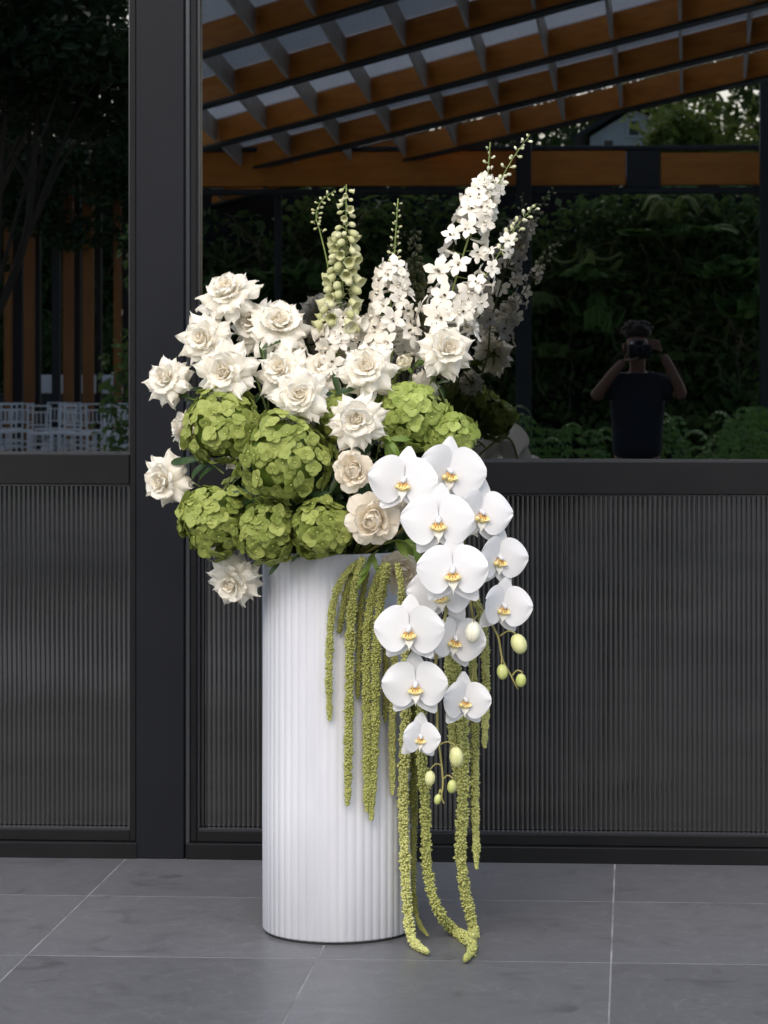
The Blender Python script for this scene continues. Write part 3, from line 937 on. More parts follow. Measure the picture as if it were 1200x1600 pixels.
spike('tall white delphinium leaning right, the highest spike of the arrangement',
      [(676, 600, 7.3), (700, 480, 7.3), (742, 340, 7.32), (760, 285, 7.32), (766, 222, 7.32)],
      [(0, .34, .82, 50, 0.078, 0.014, DFLO, 0.048, 0.027, 0.0),
       (0, .80, .99, 8, 0.012, 0.008, [DBUD], 0.013, 0.009, -0.5),
       (1, .1, .45, 7, 0.02, 0.015, DFLO, 0.028, 0.022, 0), (1, .40, .99, 15, 0.012, 0.008, [DBUD], 0.015, 0.009, -0.4),
       (2, .05, .55, 16, 0.034, 0.02, DFLO, 0.036, 0.026, 0), (2, .42, .99, 17, 0.014, 0.009, [DBUD], 0.017, 0.010, -0.4)], 11,
      side=([(735, 370, 7.31), (772, 300, 7.29), (800, 250, 7.29), (828, 210, 7.29)],
            [(710, 520, 7.3), (745, 455, 7.27), (790, 380, 7.27), (812, 348, 7.27), (838, 318, 7.27)]))
spike('short white delphinium in the middle with a thin green budded tip',
      [(606, 600, 7.32), (610, 480, 7.32), (616, 400, 7.32), (622, 310, 7.32)],
      [(0, .32, .70, 32, 0.066, 0.030, DFLO, 0.046, 0.034, 0.0), (0, .70, .99, 22, 0.011, 0.006, [GBUD], 0.012, 0.007, -0.3)], 12)
spike('greenish bell flowered spike at the left of the tall flowers',
      [(528, 600, 7.28), (531, 500, 7.28), (540, 380, 7.28), (541, 288, 7.28)],
      [(0, .28, .54, 26, 0.042, 0.034, [BELL_W, DFLO[0], DFLO[1]], 0.042, 0.036, 0.5),
       (0, .48, .80, 66, 0.038, 0.018, [BELL_G, GBUD], 0.033, 0.025, 0.9), (0, .76, .99, 18, 0.014, 0.007, [BELL_G, GBUD], 0.022, 0.014, 0.7)], 13,
      name='foxglove_spike', cat='flower spike')
spike('thin curved green stem of tiny buds left of the bell spike',
      [(525, 520, 7.3), (513, 420, 7.3), (500, 362, 7.3), (494, 338, 7.3), (502, 315, 7.3), (524, 297, 7.3)],
      [(0, .5, .99, 20, 0.009, 0.006, [GBUD], 0.011, 0.008, 0)], 14, name='budded_stem', cat='flower spike', r=(0.003, 0.0012))

# ---- orchids
def orchid_meshes():
    pet = [mesh('petal', *petal_geo(1.0, 1.34, R(14), R(-20+s*6), 0.10, -0.32+0.06*(s % 4), nu=12, nv=12, tip=0.0, ruf=0.022, seed=s, rufn=1.5, epow=1.6, rnd=(0.55, 0.5, 0.6)[s % 3]), M['orchid']) for s in range(6)]
    sep = [mesh('sepal', *petal_geo(0.99, 0.66, R(2), R(-8+s*6), 0.15, -0.25, nu=9, nv=6, tip=0.0, ruf=0.01, seed=s+5, rnd=0.6), M['orchid']) for s in range(2)]
    # lip: two upright side lobes, a yellow callus, a pointed mid lobe
    mid = MB()
    v, f = petal_geo(0.30, 0.30, R(40), R(0), 0.5, 0.1, nu=6, nv=4, tip=0.4, ruf=0, fat=.5, pw=2.0)
    q = Matrix.Rotation(-PI/2, 4, 'Z')
    mid.add([q @ Vector(p) + Vector((0, -0.03, 0.02)) for p in v], f)
    mid = mid.mesh('lip', M['lip_white'], True)
    lob = MB()
    for s in (-1, 1):
        v, f = petal_geo(0.24, 0.20, R(62), R(75), 0.8, 0.5, nu=5, nv=4, tip=0, ruf=0.01, fat=.5, pw=3)
        q = Matrix.Translation((0.05*s, -0.08, 0.03)) @ Matrix.Rotation(R(-90 + 65*s), 4, 'Z')
        lob.add([q @ Vector(p) for p in v], f)
    lob = lob.mesh('lip_side_lobe', M['lip_white'], True)
    cal = MB()
    cal.ball((0, -0.125, 0.13), (0.125, 0.075, 0.05), 10, 6, 0).ball((-0.105, -0.115, 0.15), (0.055, 0.055, 0.07), 8, 6, 0).ball((0.105, -0.115, 0.15), (0.055, 0.055, 0.07), 8, 6, 0)
    for x in (-0.035, 0.0, 0.035):
        cal.ball((x*1.5, -0.085, 0.165), (0.022, 0.05, 0.025), 6, 4, 1)
    cal.ball((0, -0.06, 0.10), (0.10, 0.055, 0.06), 8, 6, 1)
    cal = cal.mesh('lip_callus', [M['lip_yellow'], M['lip_red']], True)
    colm = MB().tube([(0, 0.06, 0.0), (0, 0.03, 0.10), (0, 0.0, 0.185)], [0.05, 0.052, 0.045], 10).ball((0, -0.0, 0.185), 0.047, 10, 6).mesh('flower_column', M['orchid'], True)
    return pet, sep, mid, lob, cal, colm
OP = orchid_meshes()
ro = random.Random(21)
def orchid_spray(label, stem_px, flowers, buds, side_buds=()):
    pts = [FOAM + Vector((0.06, -0.10, 0.03))] + [W(*a) for a in stem_px]
    root = thing('orchid_spray', label, 'orchid', Matrix.Translation(pts[1]), 'white orchid sprays')
    bpy.context.view_layer.update()
    inv = root.matrix_world.inverted()
    cv = spline(pts, 8)
    stem_part(root, cv, [0.005, 0.0045, 0.003, 0.002], M['orchid_stem'])
    for (px, py, d, hw, n, roll, wing) in flowers:
        p = W(px, py, d)
        n = Vector(n).normalized()
        s = hw/F_PX*d
        fm = inv @ frame_to(p, n, roll, s)
        fl = bpy.data.objects.new('flower', None)
        COL.objects.link(fl); fl.parent = root; fl.matrix_local = fm
        def add(nm, ms, m4): link(nm, ms, fl, m4)
        j = lambda a: R(ro.uniform(-a, a))
        add('sepal', ro.choice(OP[1]), Matrix.Rotation(PI/2+j(4), 4, 'Z') @ Matrix.Translation((0.02, 0, -0.05)))
        for sgn in (-1, 1):
            add('sepal', ro.choice(OP[1]), Matrix.Rotation(-PI/2+sgn*R(38)+j(5), 4, 'Z') @ Matrix.Translation((0.02, 0, -0.05)))
        for sgn in (0, 1):
            # wing: how far the petals fold forward
            a = R(6) if sgn == 0 else PI - R(6)
            add('petal', ro.choice(OP[0]), Matrix.Rotation(a+j(3), 4, 'Z') @ Matrix.Rotation(-R(wing), 4, 'Y') @ Matrix.Translation((0.02, 0.0, 0.03)) @ Matrix.Rotation(j(7), 4, 'X') @ Matrix.Scale(ro.uniform(.95, 1.05), 4))
        k = Matrix.Scale(1.45, 4)
        add('lip', OP[2], k); add('lip_side_lobe', OP[3], k); add('lip_callus', OP[4], k); add('flower_column', OP[5], k)
        # stalk from back of flower to the stem
        b = p - n*0.02
        near = min(cv, key=lambda q: (q-b).length)
        st = spline([p - n*0.002, b + (near-b)*0.3 - n*0.012, near], 5)
        v, f = tube(st, 0.0024, 6)
        link('flower_stalk', mesh('flower_stalk', [inv @ Vector(q) for q in v], f, M['orchid_stem']), root)
    for (px, py, d, r_px, el, ax, m, foot) in buds:
        p = W(px, py, d)
        s = r_px/F_PX*d
        ax = Vector(ax).normalized()
        bm = MB().ball((0, 0, 0), (s, s*.92, s*el), 12, 8)
        for q in (0, 1, 2):     # seams where the sepals meet
            th = 2*PI*q/3 + .5
            bm.tube([(s*.98*math.sin(a)*math.cos(th), s*.9*math.sin(a)*math.sin(th), s*el*math.cos(a)) for a in np.linspace(.2, 2.9, 8)], s*.05, 4)
        bm.build('bud', M[m], root, True, inv @ frame_to(p, -ax, ro.uniform(0, 6)))
        fp = W(*foot)
        top = p + ax*s*el*0.92
        st = spline([fp, fp.lerp(top, .5) + Vector((0, 0, 0.012)), top + ax*0.006, top], 5)
        v, f = tube(st, [0.0024, 0.0017], 6)
        link('bud_stalk', mesh('bud_stalk', [inv @ Vector(q) for q in v], f, M['orchid_stem']), root)
    return root
orchid_spray('front white orchid spray, five large blooms facing forward, ending in four buds',
    [(640, 740, 7.0), (690, 830, 6.95), (700, 930, 6.95), (680, 1040, 6.98), (683, 1110, 6.99), (684, 1150, 6.99), (690, 1195, 6.99), (692, 1225, 6.99), (690, 1245, 6.99), (694, 1256, 6.99)],
    [(632, 752, 6.92, 55, (-.08, -1, .06), R(-6), 4), (686, 814, 6.87, 59, (.0, -1, .02), 0, 4), (708, 892, 6.85, 59, (.0, -1, .0), R(2), 4),
     (640, 984, 6.89, 55, (-.05, -1, .0), R(1), 5), (650, 1070, 6.93, 53, (.0, -1, -.02), 0, 5), (656, 1151, 6.96, 38, (.25, -1, -.05), R(-4), 34)],
    [(713, 1183, 6.98, 12, 1.35, (-.1, 0, 1), 'orchid_bud', (686, 1164, 6.99)), (672, 1216, 6.99, 8.5, 1.4, (.05, 0, 1), 'orchid_bud', (690, 1196, 6.99)),
     (706, 1229, 6.98, 8, 1.35, (.1, 0, 1), 'orchid_bud_green', (692, 1218, 6.99)), (684, 1249, 6.99, 6, 1.4, (.2, 0, 1), 'orchid_bud_green', (690, 1240, 6.99))])
orchid_spray('white orchid spray at right, blooms turned sideways, brown stem with three buds',
    [(700, 730, 7.05), (745, 790, 7.06), (770, 860, 7.07), (743, 928, 7.05), (762, 965, 7.03), (778, 995, 7.02), (785, 1030, 7.02), (798, 1055, 7.02), (809, 1077, 7.02)],
    [(700, 738, 6.99, 57, (.45, -1, .1), R(-8), 16), (750, 802, 7.0, 54, (.5, -1, .05), R(-6), 18), (778, 872, 7.01, 49, (.6, -1, .0), R(-6), 22), (785, 947, 7.0, 47, (.45, -1, -.05), R(-8), 20)],
    [(811, 1006, 7.0, 12.5, 1.3, (-.4, 0, 1), 'orchid_bud', (781, 994, 7.02)), (785, 1050, 7.01, 9, 1.35, (-.1, 0, 1), 'orchid_bud_green', (784, 1031, 7.02)),
     (814, 1063, 7.01, 8.5, 1.25, (.1, 0, 1), 'orchid_bud_green', (800, 1056, 7.02))])
orchid_spray('white orchid spray behind, between the two others, with one cream bud before a bloom',
    [(690, 800, 7.04), (722, 880, 7.05), (738, 960, 7.05), (742, 1020, 7.06), (738, 1060, 7.06), (728, 1088, 7.05)],
    [(690, 925, 6.95, 55, (-.1, -1, -.15), R(4), 6), (710, 997, 6.99, 50, (.3, -1, -.1), R(-10), 18), (725, 1094, 7.0, 44, (.42, -1, .05), R(-4), 26)],
    [(739, 988, 6.94, 13.5, 1.25, (.1, 0, 1), 'orchid_bud_cream', (752, 965, 7.02))])

# ---- hanging amaranthus
ICO = None
def ico():
    t = (1+5**.5)/2
    v = np.array([(-1,t,0),(1,t,0),(-1,-t,0),(1,-t,0),(0,-1,t),(0,1,t),(0,-1,-t),(0,1,-t),(t,0,-1),(t,0,1),(-t,0,-1),(-t,0,1)], float)
    v /= np.linalg.norm(v[0])
    f = np.array([(0,11,5),(0,5,1),(0,1,7),(0,7,10),(0,10,11),(1,5,9),(5,11,4),(11,10,2),(10,7,6),(7,1,8),(3,9,4),(3,4,2),(3,2,6),(3,6,8),(3,8,9),(4,9,5),(2,4,11),(6,2,10),(8,6,7),(9,8,1)])
    return v, f
IV, IF = ico()
def tassel(label, pts_px, r_px, seed, m='amar', group='hanging green amaranthus tassels'):
    pts = [W(*p) for p in pts_px]
    dmean = pts_px[len(pts_px)//2][2]
    root = thing('amaranthus_tassel', label, 'amaranthus', Matrix.Translation(pts[0]), group)
    bpy.context.view_layer.update()
    cv = spline(pts, 10)
    n = len(cv)
    seglen = [0.0]
    for a, b in zip(cv, cv[1:]): seglen.append(seglen[-1]+(b-a).length)
    Lt = seglen[-1]
    rg = np.random.default_rng(seed)
    rad = r_px/F_PX*dmean*0.80
    fr = frames(cv)
    P = np.array([tuple(p) for p in cv]); X = np.array([tuple(q[1]) for q in fr]); Yv = np.array([tuple(q[2]) for q in fr]); Tn = np.array([tuple(q[0]) for q in fr])
    cnt = min(int(Lt*rad*4.4e5), 3400)
    s = np.sort(rg.uniform(0, Lt, cnt))
    idx = np.interp(s, seglen, np.arange(n))
    i0 = np.clip(idx.astype(int), 0, n-2); t = (idx-i0)[:, None]
    lerp = lambda A: A[i0]*(1-t)+A[i0+1]*t
    u = s/Lt
    prof = np.interp(u, [0, .06, .25, .8, .96, 1], [.55, .85, 1, .86, .58, .22])
    lump = 1 + 0.12*np.sin(s*70+seed) + 0.10*np.sin(s*173+seed*2)
    th = rg.uniform(0, 2*PI, cnt)
    rr = rad*prof*lump*np.where(rg.random(cnt) < .07, rg.uniform(.95, 1.25, cnt), rg.uniform(.55, 1.02, cnt))*0.86
    out = lerp(X)*np.cos(th)[:, None] + lerp(Yv)*np.sin(th)[:, None]
    c = lerp(P) + out*rr[:, None]
    size = rg.uniform(.0016, .0033, cnt)*np.clip(rad/0.013, .75, 1.25)
    rot = rg.uniform(-1, 1, (cnt, 3))
    verts = IV[None]*size[:, None, None]*(1+0.35*rg.uniform(-1, 1, (cnt, 12, 1)))
    verts = verts + out[:, None, :]*(np.einsum('kj,cj->ck', IV, out)[..., None])*size[:, None, None]*0.5
    verts = (verts + c[:, None, :]).reshape(-1, 3)
    verts -= np.array(tuple(pts[0]))
    faces = (IF[None] + 12*np.arange(cnt)[:, None, None]).reshape(-1, 3)
    me = bpy.data.meshes.new('flower_cluster')
    me.vertices.add(len(verts)); me.vertices.foreach_set('co', verts.ravel())
    me.loops.add(len(faces)*3); me.loops.foreach_set('vertex_index', faces.ravel())
    me.polygons.add(len(faces)); me.polygons.foreach_set('loop_start', np.arange(len(faces))*3)
    me.polygons.foreach_set('loop_total', np.full(len(faces), 3))
    me.materials.append(M[m])
    me.update(calc_edges=True); me.validate()
    link('flower_cluster', me, root)
    v, f = tube(cv, [rad*.62*x for x in np.interp(np.linspace(0, 1, n), [0, .06, .25, .8, .96, 1], [.5, .85, 1, .86, .58, .2])], 8)
    p0 = pts[0]
    link('stem', mesh('stem', [Vector(q)-p0 for q in v], f, M['amar_dark']), root)
    return root
def sd(x, off=0.03):
    """distance of the vase face below pixel column x, plus clearance"""
    a = (x-530)*7.36/F_PX
    return 7.36 - math.sqrt(max(0.0, 0.2175**2-a*a)) - off
tassel('thin outermost tassel at the left, ending in a point on the upper white vase', [(562, 876, 7.08), (535, 905, 7.08), (519, 955, sd(519)), (514, 1040, sd(514)), (515, 1126, sd(515, .02))], 8, 1)
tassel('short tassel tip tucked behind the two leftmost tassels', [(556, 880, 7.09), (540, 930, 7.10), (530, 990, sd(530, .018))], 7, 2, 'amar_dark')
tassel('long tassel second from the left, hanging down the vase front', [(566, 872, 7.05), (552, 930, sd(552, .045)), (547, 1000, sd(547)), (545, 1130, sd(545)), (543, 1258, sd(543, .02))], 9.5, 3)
tassel('short dull tassel just right of the second long tassel', [(575, 880, 7.10), (563, 960, sd(563, .016)), (559, 1092, sd(559, .014))], 6.5, 4, 'amar_dark')
tassel('left one of the paired tassels reaching below the middle of the vase', [(600, 880, 7.06), (582, 930, sd(582, .05)), (573, 1000, sd(573)), (573, 1130, sd(573)), (573, 1268, sd(573, .022))], 9, 5)
tassel('right one of the paired tassels, the longer of the two', [(606, 880, 7.03), (594, 940, sd(594, .06)), (588, 1010, sd(588, .045)), (586, 1140, sd(586, .04)), (580, 1282, sd(580, .022))], 9.5, 6)
tassel('tassel beside the front orchids that ends halfway down the vase', [(620, 880, 7.04), (628, 930, 7.06), (618, 1010, sd(618)), (613, 1120, sd(613)), (613, 1242, sd(613, .02))], 8, 7)
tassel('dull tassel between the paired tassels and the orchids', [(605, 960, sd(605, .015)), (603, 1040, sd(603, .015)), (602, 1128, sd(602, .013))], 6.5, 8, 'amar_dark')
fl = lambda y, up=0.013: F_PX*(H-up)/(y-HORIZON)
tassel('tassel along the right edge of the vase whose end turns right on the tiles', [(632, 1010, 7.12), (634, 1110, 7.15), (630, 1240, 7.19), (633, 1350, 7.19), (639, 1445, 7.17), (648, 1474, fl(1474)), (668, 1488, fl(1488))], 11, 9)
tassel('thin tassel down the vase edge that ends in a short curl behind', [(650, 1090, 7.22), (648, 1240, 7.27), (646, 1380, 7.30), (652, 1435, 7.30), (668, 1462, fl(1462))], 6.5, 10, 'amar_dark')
tassel('tassel that sweeps outward over the tiles to the nearest tip', [(662, 1060, 7.10), (657, 1150, 7.14), (664, 1250, 7.18), (668, 1360, 7.20), (686, 1425, 7.20), (712, 1456, fl(1456)), (738, 1478, fl(1478)), (727, 1500, fl(1500))], 11, 11)
tassel('thick tassel right of the vase, its bent end lying back on the tiles', [(708, 1020, 7.12), (722, 1120, 7.16), (724, 1230, 7.19), (720, 1330, 7.22), (728, 1400, 7.25), (740, 1455, 7.27), (734, 1466, fl(1466)), (716, 1456, fl(1456)), (700, 1450, fl(1450))], 12.5, 12)
tassel('long tassel on the right ending just above the tiles', [(738, 1020, 7.16), (742, 1120, 7.20), (742, 1240, 7.22), (745, 1357, 7.22)], 9, 13)
tassel('rightmost tassel, ending level with the smallest orchid blooms', [(740, 930, 7.10), (754, 970, 7.14), (759, 1060, 7.18), (757, 1168, 7.18)], 8.5, 14)
tassel('tassel behind the lower orchids joining the thick right tassels', [(700, 1010, 7.12), (706, 1090, 7.17), (712, 1190, 7.21), (726, 1262, 7.23)], 10, 15)
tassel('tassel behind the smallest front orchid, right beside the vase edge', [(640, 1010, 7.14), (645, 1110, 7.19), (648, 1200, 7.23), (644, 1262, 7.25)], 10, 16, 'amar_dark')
# ================================================================== ACROSS THE COURT (seen mirrored in the glass)
M['timber'] = mat('orange_timber', (0.54, 0.175, 0.020), 0.5, (0.70, 0.26, 0.034), 3, 6, stretch=(1, 1, 6), bump=0.1)
M['rsteel'] = mat('dark_steel_section', (0.02, 0.024, 0.028), 0.5, (0.03, 0.034, 0.036), 4)
M['plate'] = mat('pale_steel_plate', (0.36, 0.36, 0.35), 0.5, (0.45, 0.44, 0.42), 3)
M['roofing'] = petal_mat('translucent_roofing', (0.40, 0.45, 0.50), (0.88, 0.92, 0.96), 0.65, 0.35)
M['timber_dark'] = mat('dark_timber', (0.22, 0.075, 0.012), 0.6, (0.32, 0.12, 0.02), 3, 6, stretch=(1, 1, .3))  # darker tone of the orange timber, for the screen posts
M['bark'] = mat('bark', (0.06, 0.045, 0.03), 0.9, (0.11, 0.08, 0.055), 5, stretch=(1, 1, .3), bump=0.4, bscale=15)
M['fol_dark'] = petal_mat('dark_foliage', (0.014, 0.032, 0.010), (0.035, 0.065, 0.018), 0.15, 0.5)
M['fol_mid'] = petal_mat('mid_foliage', (0.035, 0.075, 0.018), (0.07, 0.12, 0.03), 0.25, 0.5)
M['fol_light'] = petal_mat('light_foliage', (0.20, 0.28, 0.06), (0.34, 0.40, 0.12), 0.4, 0.5)  # sunlit brightness put into the leaf colour
M['hedge'] = petal_mat('hedge_leaf', (0.09, 0.17, 0.045), (0.22, 0.31, 0.10), 0.35, 0.45)
M['fern'] = petal_mat('fern_frond', (0.09, 0.20, 0.04), (0.18, 0.32, 0.09), 0.25, 0.5)
M['vine'] = mat('dry_vine', (0.22, 0.17, 0.12), 0.8, (0.34, 0.28, 0.2), 6)
M['whitewood'] = mat('white_lacquer', (0.84, 0.83, 0.81), 0.4)
M['render'] = mat('grey_render', (0.78, 0.78, 0.78), 0.8, (0.82, 0.82, 0.82), 1)
M['slate'] = mat('dark_roof_slate', (0.06, 0.06, 0.065), 0.7)
M['winglass'] = mat('dark_window', (0.02, 0.022, 0.025), 0.1)

# ---- pavilion with timber rafters
def roofz(X, D): return H + 5.44 + 0.0435*X - 0.094*D
pav = thing('timber_pavilion', 'open pavilion with orange timber rafters, steel purlins and pale roof sheets, mirrored in the glass', 'pavilion', VR(-2, 24, 0))
PVI = Matrix.Translation(-VR(-2, 24, 0))
D0S = [18.3, 20.8, 22.87, 24.9, 26.7, 28.4]
for D0 in D0S:
    xa, xb = -0.221*D0, 0.10*D0
    pa = VR(xa, D0-.945*xa, roofz(xa, D0-.945*xa)+0.15); pb = VR(xb, D0-.945*xb, roofz(xb, D0-.945*xb)+0.15)
    MB().bar(pa + Vector((0, 0, .02)), pb + Vector((0, 0, .02)), 0.12, 0.26).build('rafter', M['timber'], pav, mat4=PVI)
    MB().bar(pa - Vector((0, 0, .128)), pb - Vector((0, 0, .128)), 0.15, 0.03).build('steel_flange', M['rsteel'], pav, mat4=PVI)
for k in range(-3, 13):
    Xp = -4.2 - 0.022*24 + 0.66*k
    for Da, Db in zip(D0S, D0S[1:]):
        # one plate between each pair of rafters
        def at(D0):
            D = (D0 - .945*Xp)/(1+.945*.022)
            return Xp + .022*D, D, D0
        (x1, d1, _), (x2, d2, _) = at(Da+0.11), at(Db-0.11)
        if x1 < -0.221*Da or x1 > 0.10*Da: continue
        MB().bar(VR(x1, d1, roofz(x1, d1)+.17), VR(x2, d2, roofz(x2, d2)+.17), 0.03, 0.24).build('purlin', M['plate'], pav, mat4=PVI)
for Da, Db in zip(D0S, D0S[1:]):
    v = []
    for D0 in (Da+0.02, Db-0.02):
        for xx in (-0.224*D0, 0.103*D0):
            d = D0-.945*xx
            v.append(VR(xx, d, roofz(xx, d)+.325))
    v += [p + Vector((0, 0, .012)) for p in v]
    MB().add(v, [(0, 1, 3, 2), (4, 6, 7, 5), (0, 4, 5, 1), (2, 3, 7, 6), (0, 2, 6, 4), (1, 5, 7, 3)]).build('roof_sheet', M['roofing'], pav, mat4=PVI)
def pbox(name, m, px0, px1, za, zb, D, th, label=None):
    a, b = V(px0, 600, D), V(px1, 600, D)
    return MB().box((a.x, a.y-th/2, za), (b.x, a.y+th/2, zb), bev=0.006).build(name, m, pav, mat4=PVI, label=label)
zat = lambda py, D: H + (HORIZON-py)/F_PX*D
pbox('tie_beam', M['timber'], 225, 978, zat(290, 31), zat(236, 31), 31, 0.18)
pbox('tie_beam', M['timber'], 1032, 1196, zat(290, 31), zat(240, 31), 31, 0.18)
pbox('bracket', M['rsteel'], 979, 1031, zat(294, 31), zat(236, 31), 31, 0.22)
pbox('steel_cap', M['rsteel'], 222, 1200, zat(235.5, 31), zat(229, 31), 31, 0.24)
pbox('steel_rail', M['rsteel'], 222, 1200, zat(303, 31), zat(294.5, 31), 31, 0.22)
pbox('post', M['rsteel'], 806, 830, 0, zat(110, 30.6), 30.6, 0.2)
pbox('post', M['rsteel'], 1187, 1208, 0, zat(40, 30.4), 30.4, 0.2)
pbox('post', M['rsteel'], 218, 236, 0, zat(180, 31), 31.3, 0.2)
pbox('post', M['rsteel'], 430, 440, 0, zat(296, 31.2), 31.2, 0.12)
pbox('post', M['rsteel'], 300, 312, 0, zat(296, 31.2), 31.2, 0.12)
pbox('post', M['rsteel'], 1500, 1530, 0, 5.2, 17, 0.2)

# ---- foliage
def leaf_cloud(blobs, n, L, seed, flat=0.3):
    """n leaf shaped faces scattered through ellipsoids (centre, radii)"""
    g = np.random.default_rng(seed)
    vol = np.array([b[1][0]*b[1][1]*b[1][2] for b in blobs])**0.75
    which = g.choice(len(blobs), n, p=vol/vol.sum())
    C = np.array([tuple(b[0]) for b in blobs])[which]; Rr = np.array([b[1] for b in blobs])[which]
    d = g.normal(size=(n, 3)); d /= np.linalg.norm(d, axis=1)[:, None]
    r = g.uniform(0.25, 1.0, n)**0.5*(1+0.12*g.normal(size=n))
    P = C + d*Rr*r[:, None]
    nn = d*0.6 + g.normal(size=(n, 3))*0.6 + np.array([0, 0, .5]); nn /= np.linalg.norm(nn, axis=1)[:, None]
    a = np.cross(nn, g.normal(size=(n, 3))); a /= np.linalg.norm(a, axis=1)[:, None]
    b = np.cross(nn, a)
    s = (L*g.uniform(.55, 1.25, n))[:, None]
    V4 = np.stack([P - a*s*.5, P + b*s*.24 + nn*s*.06, P + a*s*.5 - nn*s*.12, P - b*s*.24 + nn*s*.06], 1).reshape(-1, 3)
    F4 = np.arange(n*4).reshape(-1, 4)
    return V4, F4
def add_leaves(name, root, V4, F4, m, stuff=False):
    V4 = V4 - np.array(tuple(root.location))
    me = bpy.data.meshes.new(name)
    me.from_pydata(V4.tolist(), [], F4.tolist())
    me.materials.append(m); me.update()
    o = link(name, me, root)
    if stuff: o['kind'] = 'stuff'
    return o
def tree(base, height, crown_z, rx, rz, label, m, seed, n=4200, L=0.22, group='trees across the court', trunk=0.16, lean=0.0):
    base = Vector((base.x, base.y, 0))
    root = thing('garden_tree', label, 'tree', base, group)
    rg = random.Random(seed)
    mb = MB()
    top = Vector((lean, 0, height*0.8))
    tp = spline([(0, 0, -0.1), (rg.uniform(-.1, .1), 0, height*.3), (lean*.5+rg.uniform(-.2, .2), rg.uniform(-.2, .2), height*.55), tuple(top)], 6)
    mb.tube(tp, [trunk, trunk*.75, trunk*.5, trunk*.2], 9)
    blobs = [(base + Vector((lean, 0, crown_z)), (rx*.6, rx*.6, rz*.7))]
    for k in range(9):
        a = 2*PI*k/9 + rg.uniform(-.4, .4)
        z = crown_z + rg.uniform(-.75, .7)*rz
        rr = rx*rg.uniform(.45, .75)
        c = Vector((lean + math.cos(a)*rr, math.sin(a)*rr, z))
        st = tp[int(len(tp)*rg.uniform(.4, .8))]
        mb.tube(spline([st, st.lerp(c, .5)+Vector((0, 0, .15)), c], 4), [trunk*.35, trunk*.08], 6)
        blobs.append((base + c, (rx*rg.uniform(.3, .5), rx*rg.uniform(.3, .5), rz*rg.uniform(.25, .42))))
    mb.build('trunk', M['bark'], root, True)
    add_leaves('crown', root, *leaf_cloud(blobs, n, L, seed), m)
    return root
tree(V(-30, 600, 19.6), 4.6, 4.05, 1.0, 0.95, 'dark leafy tree nearest on the left, mirrored at the top of the left pane', M['fol_dark'], 1, 5200, 0.13, trunk=0.06, lean=0.45)
tree(V(-110, 600, 22.5), 5.6, 4.7, 1.5, 1.3, 'dark tree farther left, its boughs crossing over the timber screen', M['fol_dark'], 2, 5200, 0.14, trunk=0.08, lean=0.7)
far = [(-250, 58, 11, 6.5, 4.2, 4.5, 'fol_mid', 'broad mid green tree far off to the left'),
       (-40, 62, 12, 7, 4.4, 5, 'fol_mid', 'tall tree behind the timber screen at left'),
       (60, 58, 8, 3.6, 3.0, 3.4, 'fol_mid', 'leafy tree right behind the planter and timber screen'),
       (140, 66, 12, 7, 4.5, 5.4, 'fol_dark', 'tall dark tree behind the right half of the timber screen'),
       (330, 60, 11, 6.2, 4.0, 5.2, 'fol_dark', 'dark tree behind the pavilion at left'),
       (560, 64, 12, 6.8, 4.4, 5.5, 'fol_dark', 'dark tree behind the middle of the pavilion'),
       (790, 92, 12, 6.5, 4.2, 5.6, 'fol_mid', 'tree just left of the grey gabled house'),
       (1000, 84, 14, 7.2, 5.0, 6.5, 'fol_mid', 'tree rising behind the grey gabled house'),
       (1145, 62, 8.2, 5.0, 2.2, 3.2, 'fol_light', 'yellow green tree painted sunlit, right of the grey house'),
       (1200, 66, 11, 6.4, 3.6, 5.0, 'fol_light', 'pale green tree at the right end of the gable view'),
       (1400, 60, 12, 6.5, 4.4, 5.5, 'fol_mid', 'mid green tree far off to the right'),
       (930, 56, 4.8, 3.5, 1.5, 1.5, 'fol_light', 'low bright tree in front of the grey house'),
       (1010, 55, 4.4, 3.4, 1.2, 1.3, 'fol_mid', 'rounded green tree below the house gable')]
for i, (px, D, h, cz, rx, rz, m, lab) in enumerate(far):
    tree(V(px, 600, D), h, cz, rx, rz, lab, M[m], 20+i, 8500, 0.34 if D > 57 else .16, trunk=0.2)
for i, (x, y, h, lab) in enumerate(((-17, 2, 9, 'added unseen tree left of the court, near the building, reducing sky'), (-19, -9, 11, 'added unseen tree left of the court, farther out, reducing sky'),
                               (14, 3, 9, 'added unseen tree right of the court, near the building, reducing sky'), (15, -8, 11, 'added unseen tree right of the court, farther out, reducing sky'))):
    tree(Vector((x, y, 0)), h, h*.55, 4.2, h*.42, lab, M['fol_mid'], 60+i, 4200, .3, trunk=0.22)  # added unseen trees that cut down the sky at both sides

# ---- hedge under the far side of the pavilion, with dry vines
hl, hr = V(232, 600, 33), V(1230, 600, 33)
hw = thing('added_dark_wall', 'added dark wall behind the hedge, stopping bright gaps showing through', 'wall', Vector(((hl.x+hr.x)/2, V(600, 600, 33.6).y, 0)))  # added so no bright background shows through the hedge
MB().box((-(hr.x-hl.x)/2-.2, -.1, -.1), ((hr.x-hl.x)/2+.2, .1, 3.95), bev=0.01).build('wall_panel', M['room'], hw)
MB().box((-(hr.x-hl.x)/2-.25, -.14, 3.953), ((hr.x-hl.x)/2+.25, .14, 4.0), bev=0.01).build('coping', M['rsteel'], hw)
hedge = thing('climbing_hedge', 'tall dark climbing hedge tangled with dry vines behind the photographer', 'hedge', Vector(((hl.x+hr.x)/2, hl.y, 0)))
blobs = []
rh = random.Random(8)
for k in range(120):
    blobs.append((Vector((rh.uniform(hl.x, hr.x), hl.y + rh.uniform(-.1, .35), rh.uniform(0.3, 3.55))), (rh.uniform(.4, .8), rh.uniform(.2, .4), rh.uniform(.3, .7))))
